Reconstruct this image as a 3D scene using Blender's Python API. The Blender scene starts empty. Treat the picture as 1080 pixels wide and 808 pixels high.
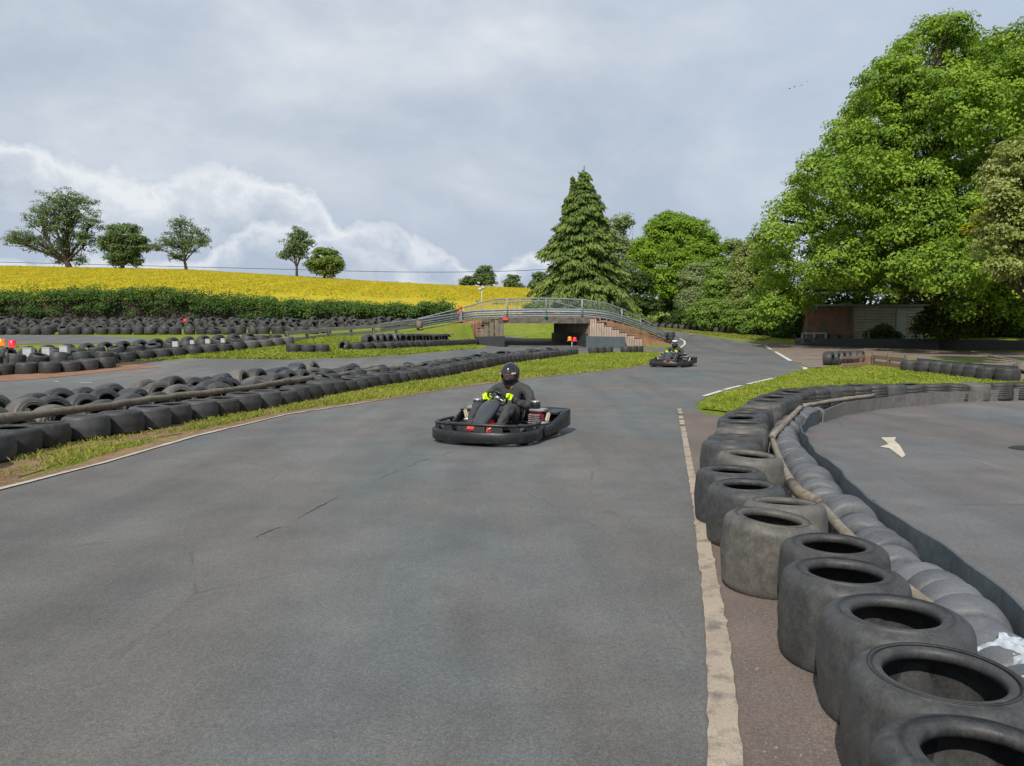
import bpy, bmesh, math, random
import numpy as np
from mathutils import Vector, Matrix, Euler

R = math.radians
scene = bpy.context.scene
COL = scene.collection
rng = np.random.default_rng(7)
random.seed(7)

# ------------------------------------------------------------------ camera
H = 1.4
F = 816.0
PITCH = math.atan(60 / 816.0)
CP, SP = math.cos(PITCH), math.sin(PITCH)
cam_d = bpy.data.cameras.new("camera")
cam_d.sensor_width = 36.0
cam_d.lens = F / 1080 * 36
cam_d.clip_end = 5000
cam_d.clip_start = 0.05
cam = bpy.data.objects.new("camera", cam_d)
COL.objects.link(cam)
cam.location = (0, 0, H)
cam.rotation_euler = (R(90) - PITCH, 0, 0)
scene.camera = cam

# ------------------------------------------------------------------ ground shape
def sm(a, b, x):
    t = np.clip((np.asarray(x, float) - a) / (b - a), 0, 1)
    return t * t * (3 - 2 * t)

CRX = [-900, -200, 0, 200, 300, 400, 480, 560, 700, 800, 1200, 2400]
CRY = [287, 283, 283.5, 287.5, 293.5, 300, 304, 307, 325, 335, 336, 336]

def terrain(X, Y):
    X = np.asarray(X, float); Y = np.asarray(Y, float)
    Yc = np.minimum(Y, 57.0)
    sL = 1.0 * sm(20, 38, Yc) + 0.9 * sm(38, 58, Yc)
    wL = 1 - sm(-9, 1, X)
    sR = 1.22 * sm(40, 62, Yc)
    z = wL * sL + (1 - wL) * sR
    px = 540 + F * X / np.maximum(Y, 1.0)
    zc = 1.4 + (344 - np.interp(px, CRX, CRY)) / F * 190
    t = np.clip((Y - 57) / (190 - 57), 0, 1)
    z = z + (zc - z) * t
    z = z - np.clip((Y - 190) / 60, 0, 1) ** 2 * 9.0
    z = z + 1.0 * np.exp(-((X - 1.0) / 6.5) ** 2) * sm(51.5, 60, Y) * (1 - sm(62, 76, Y))
    return z

def tz(x, y):
    return float(terrain(x, y))

def ray(px, py):
    u = (px - 540) / F; v = (404 - py) / F
    return Vector((u, CP + SP * v, -SP + CP * v))

def P(px, py, z=0.0):                      # pixel -> point on a level plane
    d = ray(px, py); t = (z - H) / d.z
    return Vector((d.x * t, d.y * t, z))

def D(px, py, Y):                          # pixel -> point at a given distance
    d = ray(px, py); t = Y / d.y
    return Vector((d.x * t, Y, H + d.z * t))

def G(px, py, dz=0.0):                     # pixel -> point on the ground (plus dz)
    d = ray(px, py)
    t0 = t = 1.0
    while t < 400:
        x, y, z = d.x * t, d.y * t, H + d.z * t
        if z < tz(x, y) + dz: break
        t0 = t; t *= 1.02
    a, b = t0, t
    for _ in range(30):
        m = (a + b) / 2
        if H + d.z * m < tz(d.x * m, d.y * m) + dz: b = m
        else: a = m
    return Vector((d.x * b, d.y * b, H + d.z * b))

# ------------------------------------------------------------------ object helpers
def link(o): COL.objects.link(o); return o

def tag(o, label=None, cat=None, group=None, kind=None):
    if label: o["label"] = label
    if cat: o["category"] = cat
    if group: o["group"] = group
    if kind: o["kind"] = kind
    return o

def empty(name, loc=(0, 0, 0), rz=0.0):
    o = bpy.data.objects.new(name, None); o.empty_display_size = 0.2
    o.location = loc; o.rotation_euler = (0, 0, rz)
    return link(o)

class MB:
    def __init__(s): s.v = []; s.f = []; s.sm = []
    def add(s, vs, fs, smooth=False):
        n = len(s.v); s.v += [tuple(v) for v in vs]
        s.f += [tuple(i + n for i in f) for f in fs]; s.sm += [smooth] * len(fs)
        return s
    def box(s, c, size, rot=None, bev=0.0):
        bm = bmesh.new(); bmesh.ops.create_cube(bm, size=1.0)
        bmesh.ops.scale(bm, vec=size, verts=bm.verts)
        if bev > 0:
            bmesh.ops.bevel(bm, geom=bm.edges[:], offset=bev, segments=2, affect='EDGES')
        M = (rot.to_matrix().to_4x4() if isinstance(rot, Euler) else (rot or Matrix())).copy()
        bm.transform(Matrix.Translation(c) @ M)
        bm.verts.index_update()
        s.add([v.co[:] for v in bm.verts], [[v.index for v in f.verts] for f in bm.faces]); bm.free()
        return s
    def tube(s, pts, rad, n=8, smooth=True, cap=True):
        pts = [Vector(p) for p in pts]
        rads = rad if isinstance(rad, (list, tuple)) else [rad] * len(pts)
        base = len(s.v); up = Vector((0, 0, 1)); prev = None
        for i, p in enumerate(pts):
            d = (pts[min(i + 1, len(pts) - 1)] - pts[max(i - 1, 0)])
            d = d.normalized() if d.length > 1e-9 else Vector((0, 0, 1))
            if prev is None:
                a = d.cross(up) if abs(d.dot(up)) < 0.95 else d.cross(Vector((1, 0, 0)))
            else:
                a = prev - d * prev.dot(d)
            a.normalize(); prev = a; b = d.cross(a)
            for k in range(n):
                t = 2 * math.pi * k / n
                s.v.append(tuple(p + (a * math.cos(t) + b * math.sin(t)) * rads[i]))
        for i in range(len(pts) - 1):
            for k in range(n):
                k2 = (k + 1) % n
                s.f.append((base + i * n + k, base + i * n + k2, base + (i + 1) * n + k2, base + (i + 1) * n + k)); s.sm.append(smooth)
        if cap:
            s.f.append(tuple(base + k for k in range(n))[::-1]); s.sm.append(False)
            e = base + (len(pts) - 1) * n
            s.f.append(tuple(e + k for k in range(n))); s.sm.append(False)
        return s
    def lathe(s, prof, n=32, M=None, closed=False, smooth=True, wob=None):
        base = len(s.v); M = M or Matrix(); m = len(prof)
        for k in range(n):
            t = 2 * math.pi * k / n; w = wob(t) if wob else 1.0
            for (r, z) in prof:
                s.v.append(tuple(M @ Vector((r * w * math.cos(t), r * w * math.sin(t), z))))
        for k in range(n):
            k2 = (k + 1) % n
            for j in range(m if closed else m - 1):
                j2 = (j + 1) % m
                s.f.append((base + k * m + j, base + k2 * m + j, base + k2 * m + j2, base + k * m + j2)); s.sm.append(smooth)
        return s
    def ball(s, c, r, n=12, sx=1, sy=1, sz=1):
        pr = [(max(1e-4, r * math.sin(math.pi * i / n)), -r * math.cos(math.pi * i / n)) for i in range(n + 1)]
        return s.lathe(pr, n * 2, Matrix.Translation(c) @ Matrix.Diagonal((sx, sy, sz, 1)))
    def grid(s, rows, smooth=True, close_u=False):
        base = len(s.v); m = len(rows[0])
        for r in rows: s.v += [tuple(p) for p in r]
        for i in range(len(rows) - 1):
            for j in range(m if close_u else m - 1):
                j2 = (j + 1) % m
                s.f.append((base + i * m + j, base + i * m + j2, base + (i + 1) * m + j2, base + (i + 1) * m + j)); s.sm.append(smooth)
        return s
    def mesh(s, name, mat):
        me = bpy.data.meshes.new(name); me.from_pydata(s.v, [], s.f)
        me.polygons.foreach_set("use_smooth", s.sm)
        me.materials.append(mat); me.validate(); me.update()
        return me
    def build(s, name, mat, parent=None, loc=None, rot=None):
        o = bpy.data.objects.new(name, s.mesh(name, mat)); link(o)
        if parent: o.parent = parent
        if loc is not None: o.location = loc
        if rot is not None: o.rotation_euler = rot
        return o

def recalc(o):
    bm = bmesh.new(); bm.from_mesh(o.data)
    bmesh.ops.recalc_face_normals(bm, faces=bm.faces); bm.to_mesh(o.data); bm.free()
    return o

def np_mesh(name, V, Fq, mat, tint=None, smooth=False):
    """V (n,3), Fq (m,k) -> mesh; tint: one float per face"""
    me = bpy.data.meshes.new(name)
    V = np.ascontiguousarray(V, np.float32); Fq = np.ascontiguousarray(Fq, np.int32)
    m, k = Fq.shape
    me.vertices.add(len(V)); me.vertices.foreach_set("co", V.ravel())
    me.loops.add(m * k); me.loops.foreach_set("vertex_index", Fq.ravel())
    me.polygons.add(m); me.polygons.foreach_set("loop_start", np.arange(0, m * k, k, dtype=np.int32))
    me.polygons.foreach_set("use_smooth", np.full(m, smooth))
    me.materials.append(mat); me.update(calc_edges=True)
    if tint is not None:
        at = me.attributes.new("tint", 'FLOAT', 'FACE'); at.data.foreach_set("value", np.ascontiguousarray(tint, np.float32))
    return me

def resample(pts, step):
    pts = [np.array(p, float) for p in pts]
    seg = [np.linalg.norm(b - a) for a, b in zip(pts, pts[1:])]
    cum = np.concatenate([[0], np.cumsum(seg)]); L = cum[-1]
    n = max(1, int(round(L / step))); A = np.array(pts)
    s = np.linspace(0, L, n + 1)
    return [Vector([np.interp(t, cum, A[:, k]) for k in range(A.shape[1])]) for t in s]

def smooth_path(pts, it=2):
    pts = [Vector(p) for p in pts]
    for _ in range(it):
        q = [pts[0]]
        for a, b in zip(pts, pts[1:]): q += [a * .75 + b * .25, a * .25 + b * .75]
        q.append(pts[-1]); pts = q
    return pts

# ------------------------------------------------------------------ material helpers
class NT:
    def __init__(s, name, rough=0.8, spec=0.3):
        s.m = bpy.data.materials.new(name); s.m.use_nodes = True
        s.t = s.m.node_tree; s.n = s.t.nodes; s.b = s.n["Principled BSDF"]
        s.b.inputs["Roughness"].default_value = rough
        s.b.inputs["Specular IOR Level"].default_value = spec
        s._co = None
    def L(s, a, b): s.t.links.new(a, b)
    def new(s, t, **kw):
        n = s.n.new(t)
        for k, v in kw.items(): setattr(n, k, v)
        return n
    def co(s, kind="Object"):
        if s._co is None: s._co = s.new("ShaderNodeTexCoord")
        return s._co.outputs[kind]
    def mapping(s, scale=(1, 1, 1), rot=(0, 0, 0), vec=None, kind="Object"):
        n = s.new("ShaderNodeMapping"); n.inputs["Scale"].default_value = scale; n.inputs["Rotation"].default_value = rot
        s.L(vec or s.co(kind), n.inputs["Vector"]); return n.outputs[0]
    def noise(s, scale, detail=6, rough=0.6, dist=0.0, vec=None):
        n = s.new("ShaderNodeTexNoise"); n.inputs["Scale"].default_value = scale
        n.inputs["Detail"].default_value = detail; n.inputs["Roughness"].default_value = rough; n.inputs["Distortion"].default_value = dist
        s.L(vec if vec is not None else s.co(), n.inputs["Vector"]); return n.outputs["Fac"]
    def vor(s, scale, feature='F1', vec=None, out="Distance"):
        n = s.new("ShaderNodeTexVoronoi"); n.feature = feature; n.inputs["Scale"].default_value = scale
        s.L(vec if vec is not None else s.co(), n.inputs["Vector"]); return n.outputs[out]
    def ramp(s, fac, stops, interp='LINEAR'):
        n = s.new("ShaderNodeValToRGB"); cr = n.color_ramp; cr.interpolation = interp
        while len(cr.elements) > 1: cr.elements.remove(cr.elements[0])
        for i, (p, c) in enumerate(stops):
            e = cr.elements[0] if i == 0 else cr.elements.new(p)
            e.position = p; e.color = (c[0], c[1], c[2], 1) if not isinstance(c, (int, float)) else (c, c, c, 1)
        s.L(fac, n.inputs["Fac"]); return n.outputs["Color"]
    def mix(s, fac, a, b, blend='MIX'):
        n = s.new("ShaderNodeMix", data_type='RGBA', blend_type=blend)
        for sock, v in ((n.inputs["Factor"], fac), (n.inputs["A"], a), (n.inputs["B"], b)):
            if hasattr(v, "is_output"): s.L(v, sock)
            elif isinstance(v, (int, float)): sock.default_value = v
            else: sock.default_value = (v[0], v[1], v[2], 1)
        # RGBA sockets are duplicated by type in this node: pick the colour ones
        return n.outputs["Result"]
    def math(s, op, a, b=None, c=None, clamp=False):
        n = s.new("ShaderNodeMath", operation=op); n.use_clamp = clamp
        for i, v in enumerate((a, b, c)):
            if v is None: continue
            if hasattr(v, "is_output"): s.L(v, n.inputs[i])
            else: n.inputs[i].default_value = v
        return n.outputs[0]
    def color(s, c):
        if hasattr(c, "is_output"): s.L(c, s.b.inputs["Base Color"])
        else: s.b.inputs["Base Color"].default_value = (c[0], c[1], c[2], 1)
        return s
    def rough(s, r):
        if hasattr(r, "is_output"): s.L(r, s.b.inputs["Roughness"])
        else: s.b.inputs["Roughness"].default_value = r
        return s
    def bump(s, h, strength=0.3, dist=0.02):
        n = s.new("ShaderNodeBump"); n.inputs["Strength"].default_value = strength; n.inputs["Distance"].default_value = dist
        s.L(h, n.inputs["Height"]); s.L(n.outputs[0], s.b.inputs["Normal"]); return s

def _mix(self, fac, a, b, blend='MIX'):
    n = self.new("ShaderNodeMix", data_type='RGBA', blend_type=blend)
    for idx, v in ((0, fac), (6, a), (7, b)):
        sock = n.inputs[idx]
        if hasattr(v, "is_output"): self.L(v, sock)
        elif isinstance(v, (int, float)): sock.default_value = v if idx == 0 else (v, v, v, 1)
        else: sock.default_value = (v[0], v[1], v[2], 1)
    return n.outputs[2]
NT.mix = _mix

def simple(name, c, rough=0.7, spec=0.3, metal=0.0, var=0.25, scale=8.0, coat=0.0):
    k = NT(name, rough, spec)
    n = k.noise(scale, 5, 0.6)
    d = tuple(x * (1 - var) for x in c); e = tuple(min(1, x * (1 + var)) for x in c)
    k.color(k.ramp(n, [(0.3, d), (0.7, e)]))
    k.b.inputs["Metallic"].default_value = metal
    k.b.inputs["Coat Weight"].default_value = coat
    return k.m
# ------------------------------------------------------------------ materials
M = {}

def asphalt(name, base, tint_a, tint_b, rough=0.78, stain=0.5):
    k = NT(name, rough, 0.35)
    fine = k.noise(240, 2, 0.6)
    grit = k.noise(75, 3, 0.7)
    mid = k.noise(1.6, 6, 0.6)
    big = k.noise(0.16, 5, 0.55, 0.6)
    streak = k.noise(1.0, 5, 0.6, 0.2, k.mapping((1.3, 0.13, 1), (0, 0, R(-14))))
    c = k.mix(k.ramp(big, [(0.35, 0), (0.65, 1)]), tint_a, tint_b)
    c = k.mix(0.6, c, k.ramp(mid, [(0.25, 0.62), (0.75, 1.3)]), 'MULTIPLY')
    c = k.mix(stain, c, k.ramp(streak, [(0.3, 0.62), (0.5, 1.0), (0.72, 1.32)]), 'MULTIPLY')
    c = k.mix(0.9, c, k.ramp(fine, [(0.28, 0.6), (0.5, 1.0), (0.72, 1.45)]), 'MULTIPLY')
    c = k.mix(0.75, c, k.ramp(grit, [(0.3, 0.66), (0.55, 1.0), (0.75, 1.38)]), 'MULTIPLY')
    warm = k.ramp(k.noise(0.42, 4, 0.6, 0.8, k.mapping((1, .55, 1), (0, 0, 0.4))), [(0.36, 0), (0.58, 1.0)])
    c = k.mix(warm, c, k.mix(1.0, c, (1.12, 0.95, 0.87), 'MULTIPLY'))
    seam = k.ramp(k.vor(0.55, 'DISTANCE_TO_EDGE', k.mapping((1, 0.5, 1), (0, 0, 0.5))), [(0.0, 1), (0.006, 0)])
    seam = k.math('MULTIPLY', seam, k.ramp(mid, [(0.5, 0), (0.6, 0.55)]))
    c = k.mix(seam, c, (0.05, 0.048, 0.045))
    stones = k.ramp(k.vor(95), [(0.0, 1), (0.20, 0)])
    pits = k.ramp(k.vor(60), [(0.0, 1), (0.16, 0)])
    c = k.mix(k.math('MULTIPLY', pits, 0.45), c, (0.035, 0.035, 0.036))
    c = k.mix(k.math('MULTIPLY', stones, 0.34), c, (0.45, 0.44, 0.42))
    k.color(c)
    k.rough(k.ramp(mid, [(0.3, rough - 0.1), (0.7, rough + 0.1)]))
    h = k.math('ADD', k.math('MULTIPLY', fine, 0.5), grit)
    k.bump(h, 0.5, 0.008)
    return k.m

M['asphalt'] = asphalt('asphalt', 0.1, (0.100, 0.116, 0.118), (0.142, 0.150, 0.146))
M['asphalt_brown'] = asphalt('brown_tarmac', 0.1, (0.125, 0.110, 0.098), (0.165, 0.145, 0.130))
M['asphalt_inner'] = asphalt('old_asphalt', 0.1, (0.112, 0.118, 0.122), (0.145, 0.150, 0.152))

def ground_mat():
    k = NT('grass_ground', 0.95, 0.1)
    big = k.noise(0.22, 5, 0.6); mid = k.noise(1.7, 6, 0.65); fine = k.noise(38, 4, 0.7)
    blade = k.noise(1.0, 4, 0.7, 0.5, k.mapping((60, 22, 20), (0, 0, R(20))))
    c = k.ramp(mid, [(0.30, (0.120, 0.175, 0.020)), (0.5, (0.180, 0.240, 0.028)), (0.72, (0.265, 0.290, 0.055))])
    c = k.mix(k.ramp(big, [(0.45, 0), (0.7, 0.55)]), c, (0.26, 0.235, 0.06))
    c = k.mix(0.8, c, k.ramp(fine, [(0.25, 0.5), (0.5, 1.0), (0.75, 1.5)]), 'MULTIPLY')
    c = k.mix(0.6, c, k.ramp(blade, [(0.3, 0.6), (0.7, 1.4)]), 'MULTIPLY')
    k.color(c); k.bump(k.math('ADD', fine, blade), 0.8, 0.04)
    return k.m
M['ground'] = ground_mat()

def dirt_mat(name, a, b, straw=(0.36, 0.27, 0.13)):
    k = NT(name, 0.95, 0.15)
    big = k.noise(1.2, 6, 0.65); fine = k.noise(55, 4, 0.7); mid = k.noise(9, 5, 0.65)
    c = k.ramp(big, [(0.3, a), (0.7, b)])
    c = k.mix(k.ramp(mid, [(0.5, 0), (0.62, 0.6)]), c, straw)
    c = k.mix(0.8, c, k.ramp(fine, [(0.25, 0.5), (0.5, 1.0), (0.75, 1.5)]), 'MULTIPLY')
    k.color(c); k.bump(k.math('ADD', fine, mid), 0.8, 0.03)
    return k.m
M['dirt'] = dirt_mat('dirt', (0.19, 0.115, 0.065), (0.30, 0.20, 0.12))
M['dark_soil'] = dirt_mat('dark_soil', (0.045, 0.04, 0.033), (0.09, 0.078, 0.06), (0.13, 0.11, 0.07))  # near-black ground colour between the far tyre rows
M['red_earth'] = dirt_mat('red_earth', (0.22, 0.115, 0.070), (0.33, 0.185, 0.115), (0.34, 0.22, 0.14))
M['gravel_road'] = dirt_mat('gravel_road', (0.17, 0.13, 0.105), (0.25, 0.20, 0.165), (0.28, 0.24, 0.2))

def paint_mat(name, c, under, worn=0.45):
    k = NT(name, 0.8, 0.25)
    n = k.noise(7, 8, 0.72); f = k.noise(120, 3, 0.7); cr = k.vor(16, 'DISTANCE_TO_EDGE', k.mapping((1, 1.6, 1)))
    wear = k.ramp(n, [(worn - 0.06, 0.95), (worn + 0.10, 0.0)])
    crack = k.math('MULTIPLY', k.ramp(cr, [(0.0, 0.6), (0.02, 0.0)]), k.ramp(k.noise(2.2, 4, 0.6), [(0.5, 0), (0.6, 1)]))
    col = k.mix(k.ramp(k.noise(1.8, 5, 0.6), [(0.3, 0), (0.7, 1)]), tuple(x * 0.72 for x in c), c)
    col = k.mix(0.7, col, k.ramp(f, [(0.3, 0.68), (0.7, 1.28)]), 'MULTIPLY')
    col = k.mix(k.math('MAXIMUM', wear, crack), col, under)
    k.color(col); k.bump(f, 0.3, 0.004)
    return k.m
M['line'] = paint_mat('worn_white_line', (0.42, 0.345, 0.265), (0.14, 0.125, 0.11), 0.41)
M['line_left'] = paint_mat('dusty_white_line', (0.50, 0.45, 0.38), (0.16, 0.14, 0.12), 0.36)
M['line_worn'] = paint_mat('very_worn_line', (0.60, 0.57, 0.50), (0.14, 0.13, 0.12), 0.46)
M['line_white'] = paint_mat('white_line', (0.66, 0.65, 0.61), (0.13, 0.13, 0.125), 0.33)
M['arrow'] = paint_mat('cream_arrow_paint', (0.62, 0.55, 0.42), (0.13, 0.12, 0.115), 0.34)

def rubber(name, a, b, dust, dustlevel=0.5):
    k = NT(name, 0.62, 0.42)
    oi = k.new("ShaderNodeObjectInfo")
    off = k.new("ShaderNodeVectorMath", operation='MULTIPLY_ADD')
    comb = k.new("ShaderNodeCombineXYZ")
    for i in range(3): k.L(oi.outputs["Random"], comb.inputs[i])
    k.L(k.co(), off.inputs[0]); off.inputs[1].default_value = (1, 1, 1)
    sc = k.new("ShaderNodeVectorMath", operation='SCALE'); k.L(comb.outputs[0], sc.inputs[0]); sc.inputs["Scale"].default_value = 23.0
    k.L(sc.outputs[0], off.inputs[2]); v = off.outputs[0]
    big = k.noise(3.2, 6, 0.65, 0.4, v); fine = k.noise(90, 3, 0.7, 0, v); sp = k.noise(16, 6, 0.75, 0.3, v)
    mp = k.new("ShaderNodeMapping"); mp.inputs["Scale"].default_value = (9, 9, 1.2); k.L(v, mp.inputs["Vector"])
    run = k.noise(1.0, 5, 0.7, 0.4, mp.outputs[0])
    c = k.ramp(big, [(0.3, a), (0.7, b)])
    rnd = k.ramp(oi.outputs["Random"], [(0.0, 0.8), (0.6, 1.05), (1.0, 1.3)])
    c = k.mix(1.0, c, rnd, 'MULTIPLY')
    scr = k.ramp(k.noise(1.0, 4, 0.75, 1.5, k.mapping((4, 60, 30), (0.4, 0.3, 0.8), v)), [(0.62, 0), (0.70, 0.35)])
    c = k.mix(scr, c, (0.16, 0.16, 0.155))
    d = k.math('MULTIPLY', k.ramp(sp, [(0.40, 0), (0.70, 1)]), k.ramp(run, [(0.3, 0.15), (0.65, 1)]))
    c = k.mix(k.math('MULTIPLY', d, dustlevel), c, dust)
    c = k.mix(0.45, c, k.ramp(fine, [(0.3, 0.6), (0.7, 1.4)]), 'MULTIPLY')
    k.color(c)
    k.rough(k.ramp(sp, [(0.3, 0.40), (0.7, 0.72)]))
    k.bump(k.math('ADD', k.math('MULTIPLY', sp, 2.0), fine), 0.25, 0.004)
    return k.m
M['rubber'] = rubber('weathered_rubber', (0.026, 0.027, 0.029), (0.046, 0.047, 0.046), (0.15, 0.145, 0.135), 0.42)
M['rubber_dusty'] = rubber('dusty_rubber', (0.055, 0.053, 0.048), (0.098, 0.091, 0.080), (0.24, 0.215, 0.175), 0.5)
M['rubber_dark'] = rubber('dark_rubber', (0.018, 0.018, 0.019), (0.037, 0.037, 0.036), (0.15, 0.125, 0.10), 0.4)
M['roll'] = rubber('grey_roll_rubber', (0.067, 0.071, 0.078), (0.107, 0.111, 0.118), (0.20, 0.20, 0.20), 0.4)
M['belt'] = rubber('belt_rubber', (0.036, 0.050, 0.058), (0.062, 0.078, 0.086), (0.15, 0.155, 0.15), 0.4)
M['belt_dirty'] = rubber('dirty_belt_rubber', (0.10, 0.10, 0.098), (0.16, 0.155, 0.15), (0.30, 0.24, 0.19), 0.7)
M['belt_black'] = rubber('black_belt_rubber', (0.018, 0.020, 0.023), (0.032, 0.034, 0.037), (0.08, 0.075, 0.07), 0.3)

def wood(name, a, b, stretch=(1.2, 14, 14), rough=0.85):
    k = NT(name, rough, 0.2)
    g = k.noise(2.2, 7, 0.7, 0.6, k.mapping(stretch)); f = k.noise(40, 4, 0.7); big = k.noise(1.3, 4)
    c = k.ramp(g, [(0.3, a), (0.7, b)])
    c = k.mix(0.6, c, k.ramp(big, [(0.3, 0.6), (0.7, 1.3)]), 'MULTIPLY')
    c = k.mix(0.5, c, k.ramp(f, [(0.3, 0.65), (0.7, 1.3)]), 'MULTIPLY')
    k.color(c); k.bump(g, 0.5, 0.01); return k.m
M['log'] = wood('weathered_log', (0.10, 0.085, 0.062), (0.24, 0.205, 0.15), (7, 7, 7))
M['pole'] = wood('pale_weathered_wood', (0.13, 0.11, 0.088), (0.30, 0.26, 0.205), (5, 5, 5))
M['pale_rail'] = wood('pale_grey_rail', (0.30, 0.27, 0.23), (0.48, 0.44, 0.38), (6, 6, 6))
M['timber'] = wood('grey_timber', (0.13, 0.105, 0.08), (0.27, 0.22, 0.17), (14, 14, 1.0))
M['pink_timber'] = wood('pinkish_timber', (0.30, 0.22, 0.17), (0.50, 0.40, 0.33), (14, 14, 0.8))
M['plank'] = wood('reddish_plank', (0.17, 0.10, 0.065), (0.33, 0.215, 0.15), (1.0, 12, 12))
M['cladding'] = wood('pale_cladding', (0.405, 0.351, 0.270), (0.675, 0.608, 0.499), (0.8, 1, 18))
M['steel'] = simple('galvanised_steel', (0.240, 0.260, 0.276), 0.6, 0.4, 0.4, 0.2, 5)
M['dull_steel'] = simple('dull_steel', (0.21, 0.22, 0.23), 0.65, 0.4, 0.3, 0.3, 9)
M['concrete'] = simple('concrete', (0.20, 0.175, 0.145), 0.9, 0.2, 0, 0.45, 3)
M['concrete_dark'] = simple('stained_concrete', (0.115, 0.10, 0.088), 0.9, 0.2, 0, 0.5, 4)
M['white_plastic'] = simple('white_plastic', (0.434, 0.448, 0.434), 0.5, 0.4, 0, 0.15)
M['orange_lens'] = simple('orange_lens', (0.85, 0.21, 0.01), 0.3, 0.5, 0, 0.1)
M['red_lens'] = simple('red_lens', (0.80, 0.02, 0.035), 0.3, 0.5, 0, 0.1)
M['red_paint'] = simple('red_paint', (0.65, 0.06, 0.045), 0.5, 0.4, 0, 0.2)
M['green_lens'] = simple('green_lens', (0.02, 0.23, 0.14), 0.4, 0.5, 0, 0.2)
M['black_metal'] = simple('black_metal', (0.025, 0.025, 0.026), 0.5, 0.4, 0.2, 0.3)
M['rock'] = simple('rock', (0.22, 0.165, 0.12), 0.9, 0.2, 0, 0.4, 14)
M['cloth'] = simple('white_sheet', (0.42, 0.46, 0.50), 0.5, 0.4, 0, 0.15, 20)
M['bird'] = simple('dark_feathers', (0.03, 0.03, 0.032), 0.8, 0.2)

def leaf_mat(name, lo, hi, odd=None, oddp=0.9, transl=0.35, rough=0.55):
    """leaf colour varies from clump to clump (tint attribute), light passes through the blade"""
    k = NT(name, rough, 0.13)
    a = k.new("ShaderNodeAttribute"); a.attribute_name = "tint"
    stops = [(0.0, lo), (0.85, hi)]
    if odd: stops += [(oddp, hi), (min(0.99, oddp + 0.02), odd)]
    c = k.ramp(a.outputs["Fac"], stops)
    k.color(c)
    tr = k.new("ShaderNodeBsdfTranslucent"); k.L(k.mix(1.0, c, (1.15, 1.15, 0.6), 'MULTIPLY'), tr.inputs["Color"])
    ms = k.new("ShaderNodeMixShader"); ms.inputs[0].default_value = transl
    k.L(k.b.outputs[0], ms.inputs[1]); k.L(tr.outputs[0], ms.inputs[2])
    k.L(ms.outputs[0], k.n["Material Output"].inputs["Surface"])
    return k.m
M['oak_leaf'] = leaf_mat('broad_tree_leaves', (0.092, 0.194, 0.029), (0.317, 0.439, 0.056))
M['bright_leaf'] = leaf_mat('bright_leaves', (0.104, 0.200, 0.019), (0.272, 0.400, 0.045))
M['mid_leaf'] = leaf_mat('mid_green_leaves', (0.100, 0.189, 0.040), (0.254, 0.366, 0.071))
M['dark_leaf'] = leaf_mat('dark_leaves', (0.033, 0.065, 0.018), (0.091, 0.137, 0.031))  # deep greens that also carry the shade under the trees
M['pale_leaf'] = leaf_mat('pale_grey_green_leaves', (0.155, 0.212, 0.101), (0.302, 0.358, 0.155))
M['thorn_leaf'] = leaf_mat('hawthorn_leaves_and_blossom', (0.118, 0.172, 0.046), (0.288, 0.342, 0.090), (0.60, 0.57, 0.50), 0.70)
M['thorn_pale'] = leaf_mat('faded_hawthorn_leaves', (0.139, 0.194, 0.044), (0.365, 0.404, 0.116), (0.46, 0.44, 0.34), 0.70)
M['gold_leaf'] = leaf_mat('yellow_green_leaves', (0.235, 0.277, 0.020), (0.487, 0.487, 0.034))
M['spruce_leaf'] = leaf_mat('spruce_needles', (0.052, 0.103, 0.030), (0.201, 0.270, 0.063), None, 0.9, 0.2)
M['hedge_leaf'] = leaf_mat('hedge_leaves', (0.040, 0.092, 0.023), (0.118, 0.205, 0.044))
M['far_leaf'] = leaf_mat('shaded_hill_tree_leaves', (0.077, 0.118, 0.059), (0.192, 0.260, 0.095))  # duller copy: cloud shade on the hill is put into the leaf colour
M['far_leaf_lit'] = leaf_mat('lit_hill_tree_leaves', (0.100, 0.164, 0.036), (0.217, 0.290, 0.064))  # brighter copy of the hill leaves, as if in sun
M['grass_blade'] = leaf_mat('grass_blades', (0.166, 0.228, 0.025), (0.344, 0.379, 0.055), (0.40, 0.33, 0.14), 0.88, 0.3, 0.6)
M['verge_blade'] = leaf_mat('verge_grass_blades', (0.158, 0.198, 0.029), (0.343, 0.356, 0.066), (0.42, 0.33, 0.16), 0.72, 0.3, 0.6)
M['rape'] = leaf_mat('rape_flowers', (0.36, 0.30, 0.016), (0.50, 0.41, 0.02), (0.22, 0.24, 0.045), 0.50, 0.2, 0.7)
M['bark'] = wood('bark', (0.035, 0.029, 0.022), (0.085, 0.07, 0.053), (9, 9, 1.5), 0.95)

def field_mat():
    k = NT('rape_field', 0.9, 0.1)
    big = k.noise(0.05, 5, 0.6); rows = k.noise(1.0, 5, 0.65, 0.3, k.mapping((0.05, 0.35, 0.3), (0, 0, R(6))))
    mid = k.noise(0.9, 5, 0.7); f = k.noise(5, 4, 0.7)
    m = k.math('ADD', k.math('MULTIPLY', rows, 0.55), k.math('MULTIPLY', mid, 0.45))
    c = k.mix(k.ramp(m, [(0.36, 1), (0.50, 0)]), (0.46, 0.37, 0.018), (0.25, 0.26, 0.045))
    c = k.mix(k.ramp(big, [(0.4, 0), (0.7, 0.3)]), c, (0.46, 0.34, 0.02))
    c = k.mix(0.6, c, k.ramp(f, [(0.3, 0.6), (0.7, 1.35)]), 'MULTIPLY')
    k.color(c); k.bump(f, 0.6, 0.15); return k.m
M['field'] = field_mat()

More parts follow.
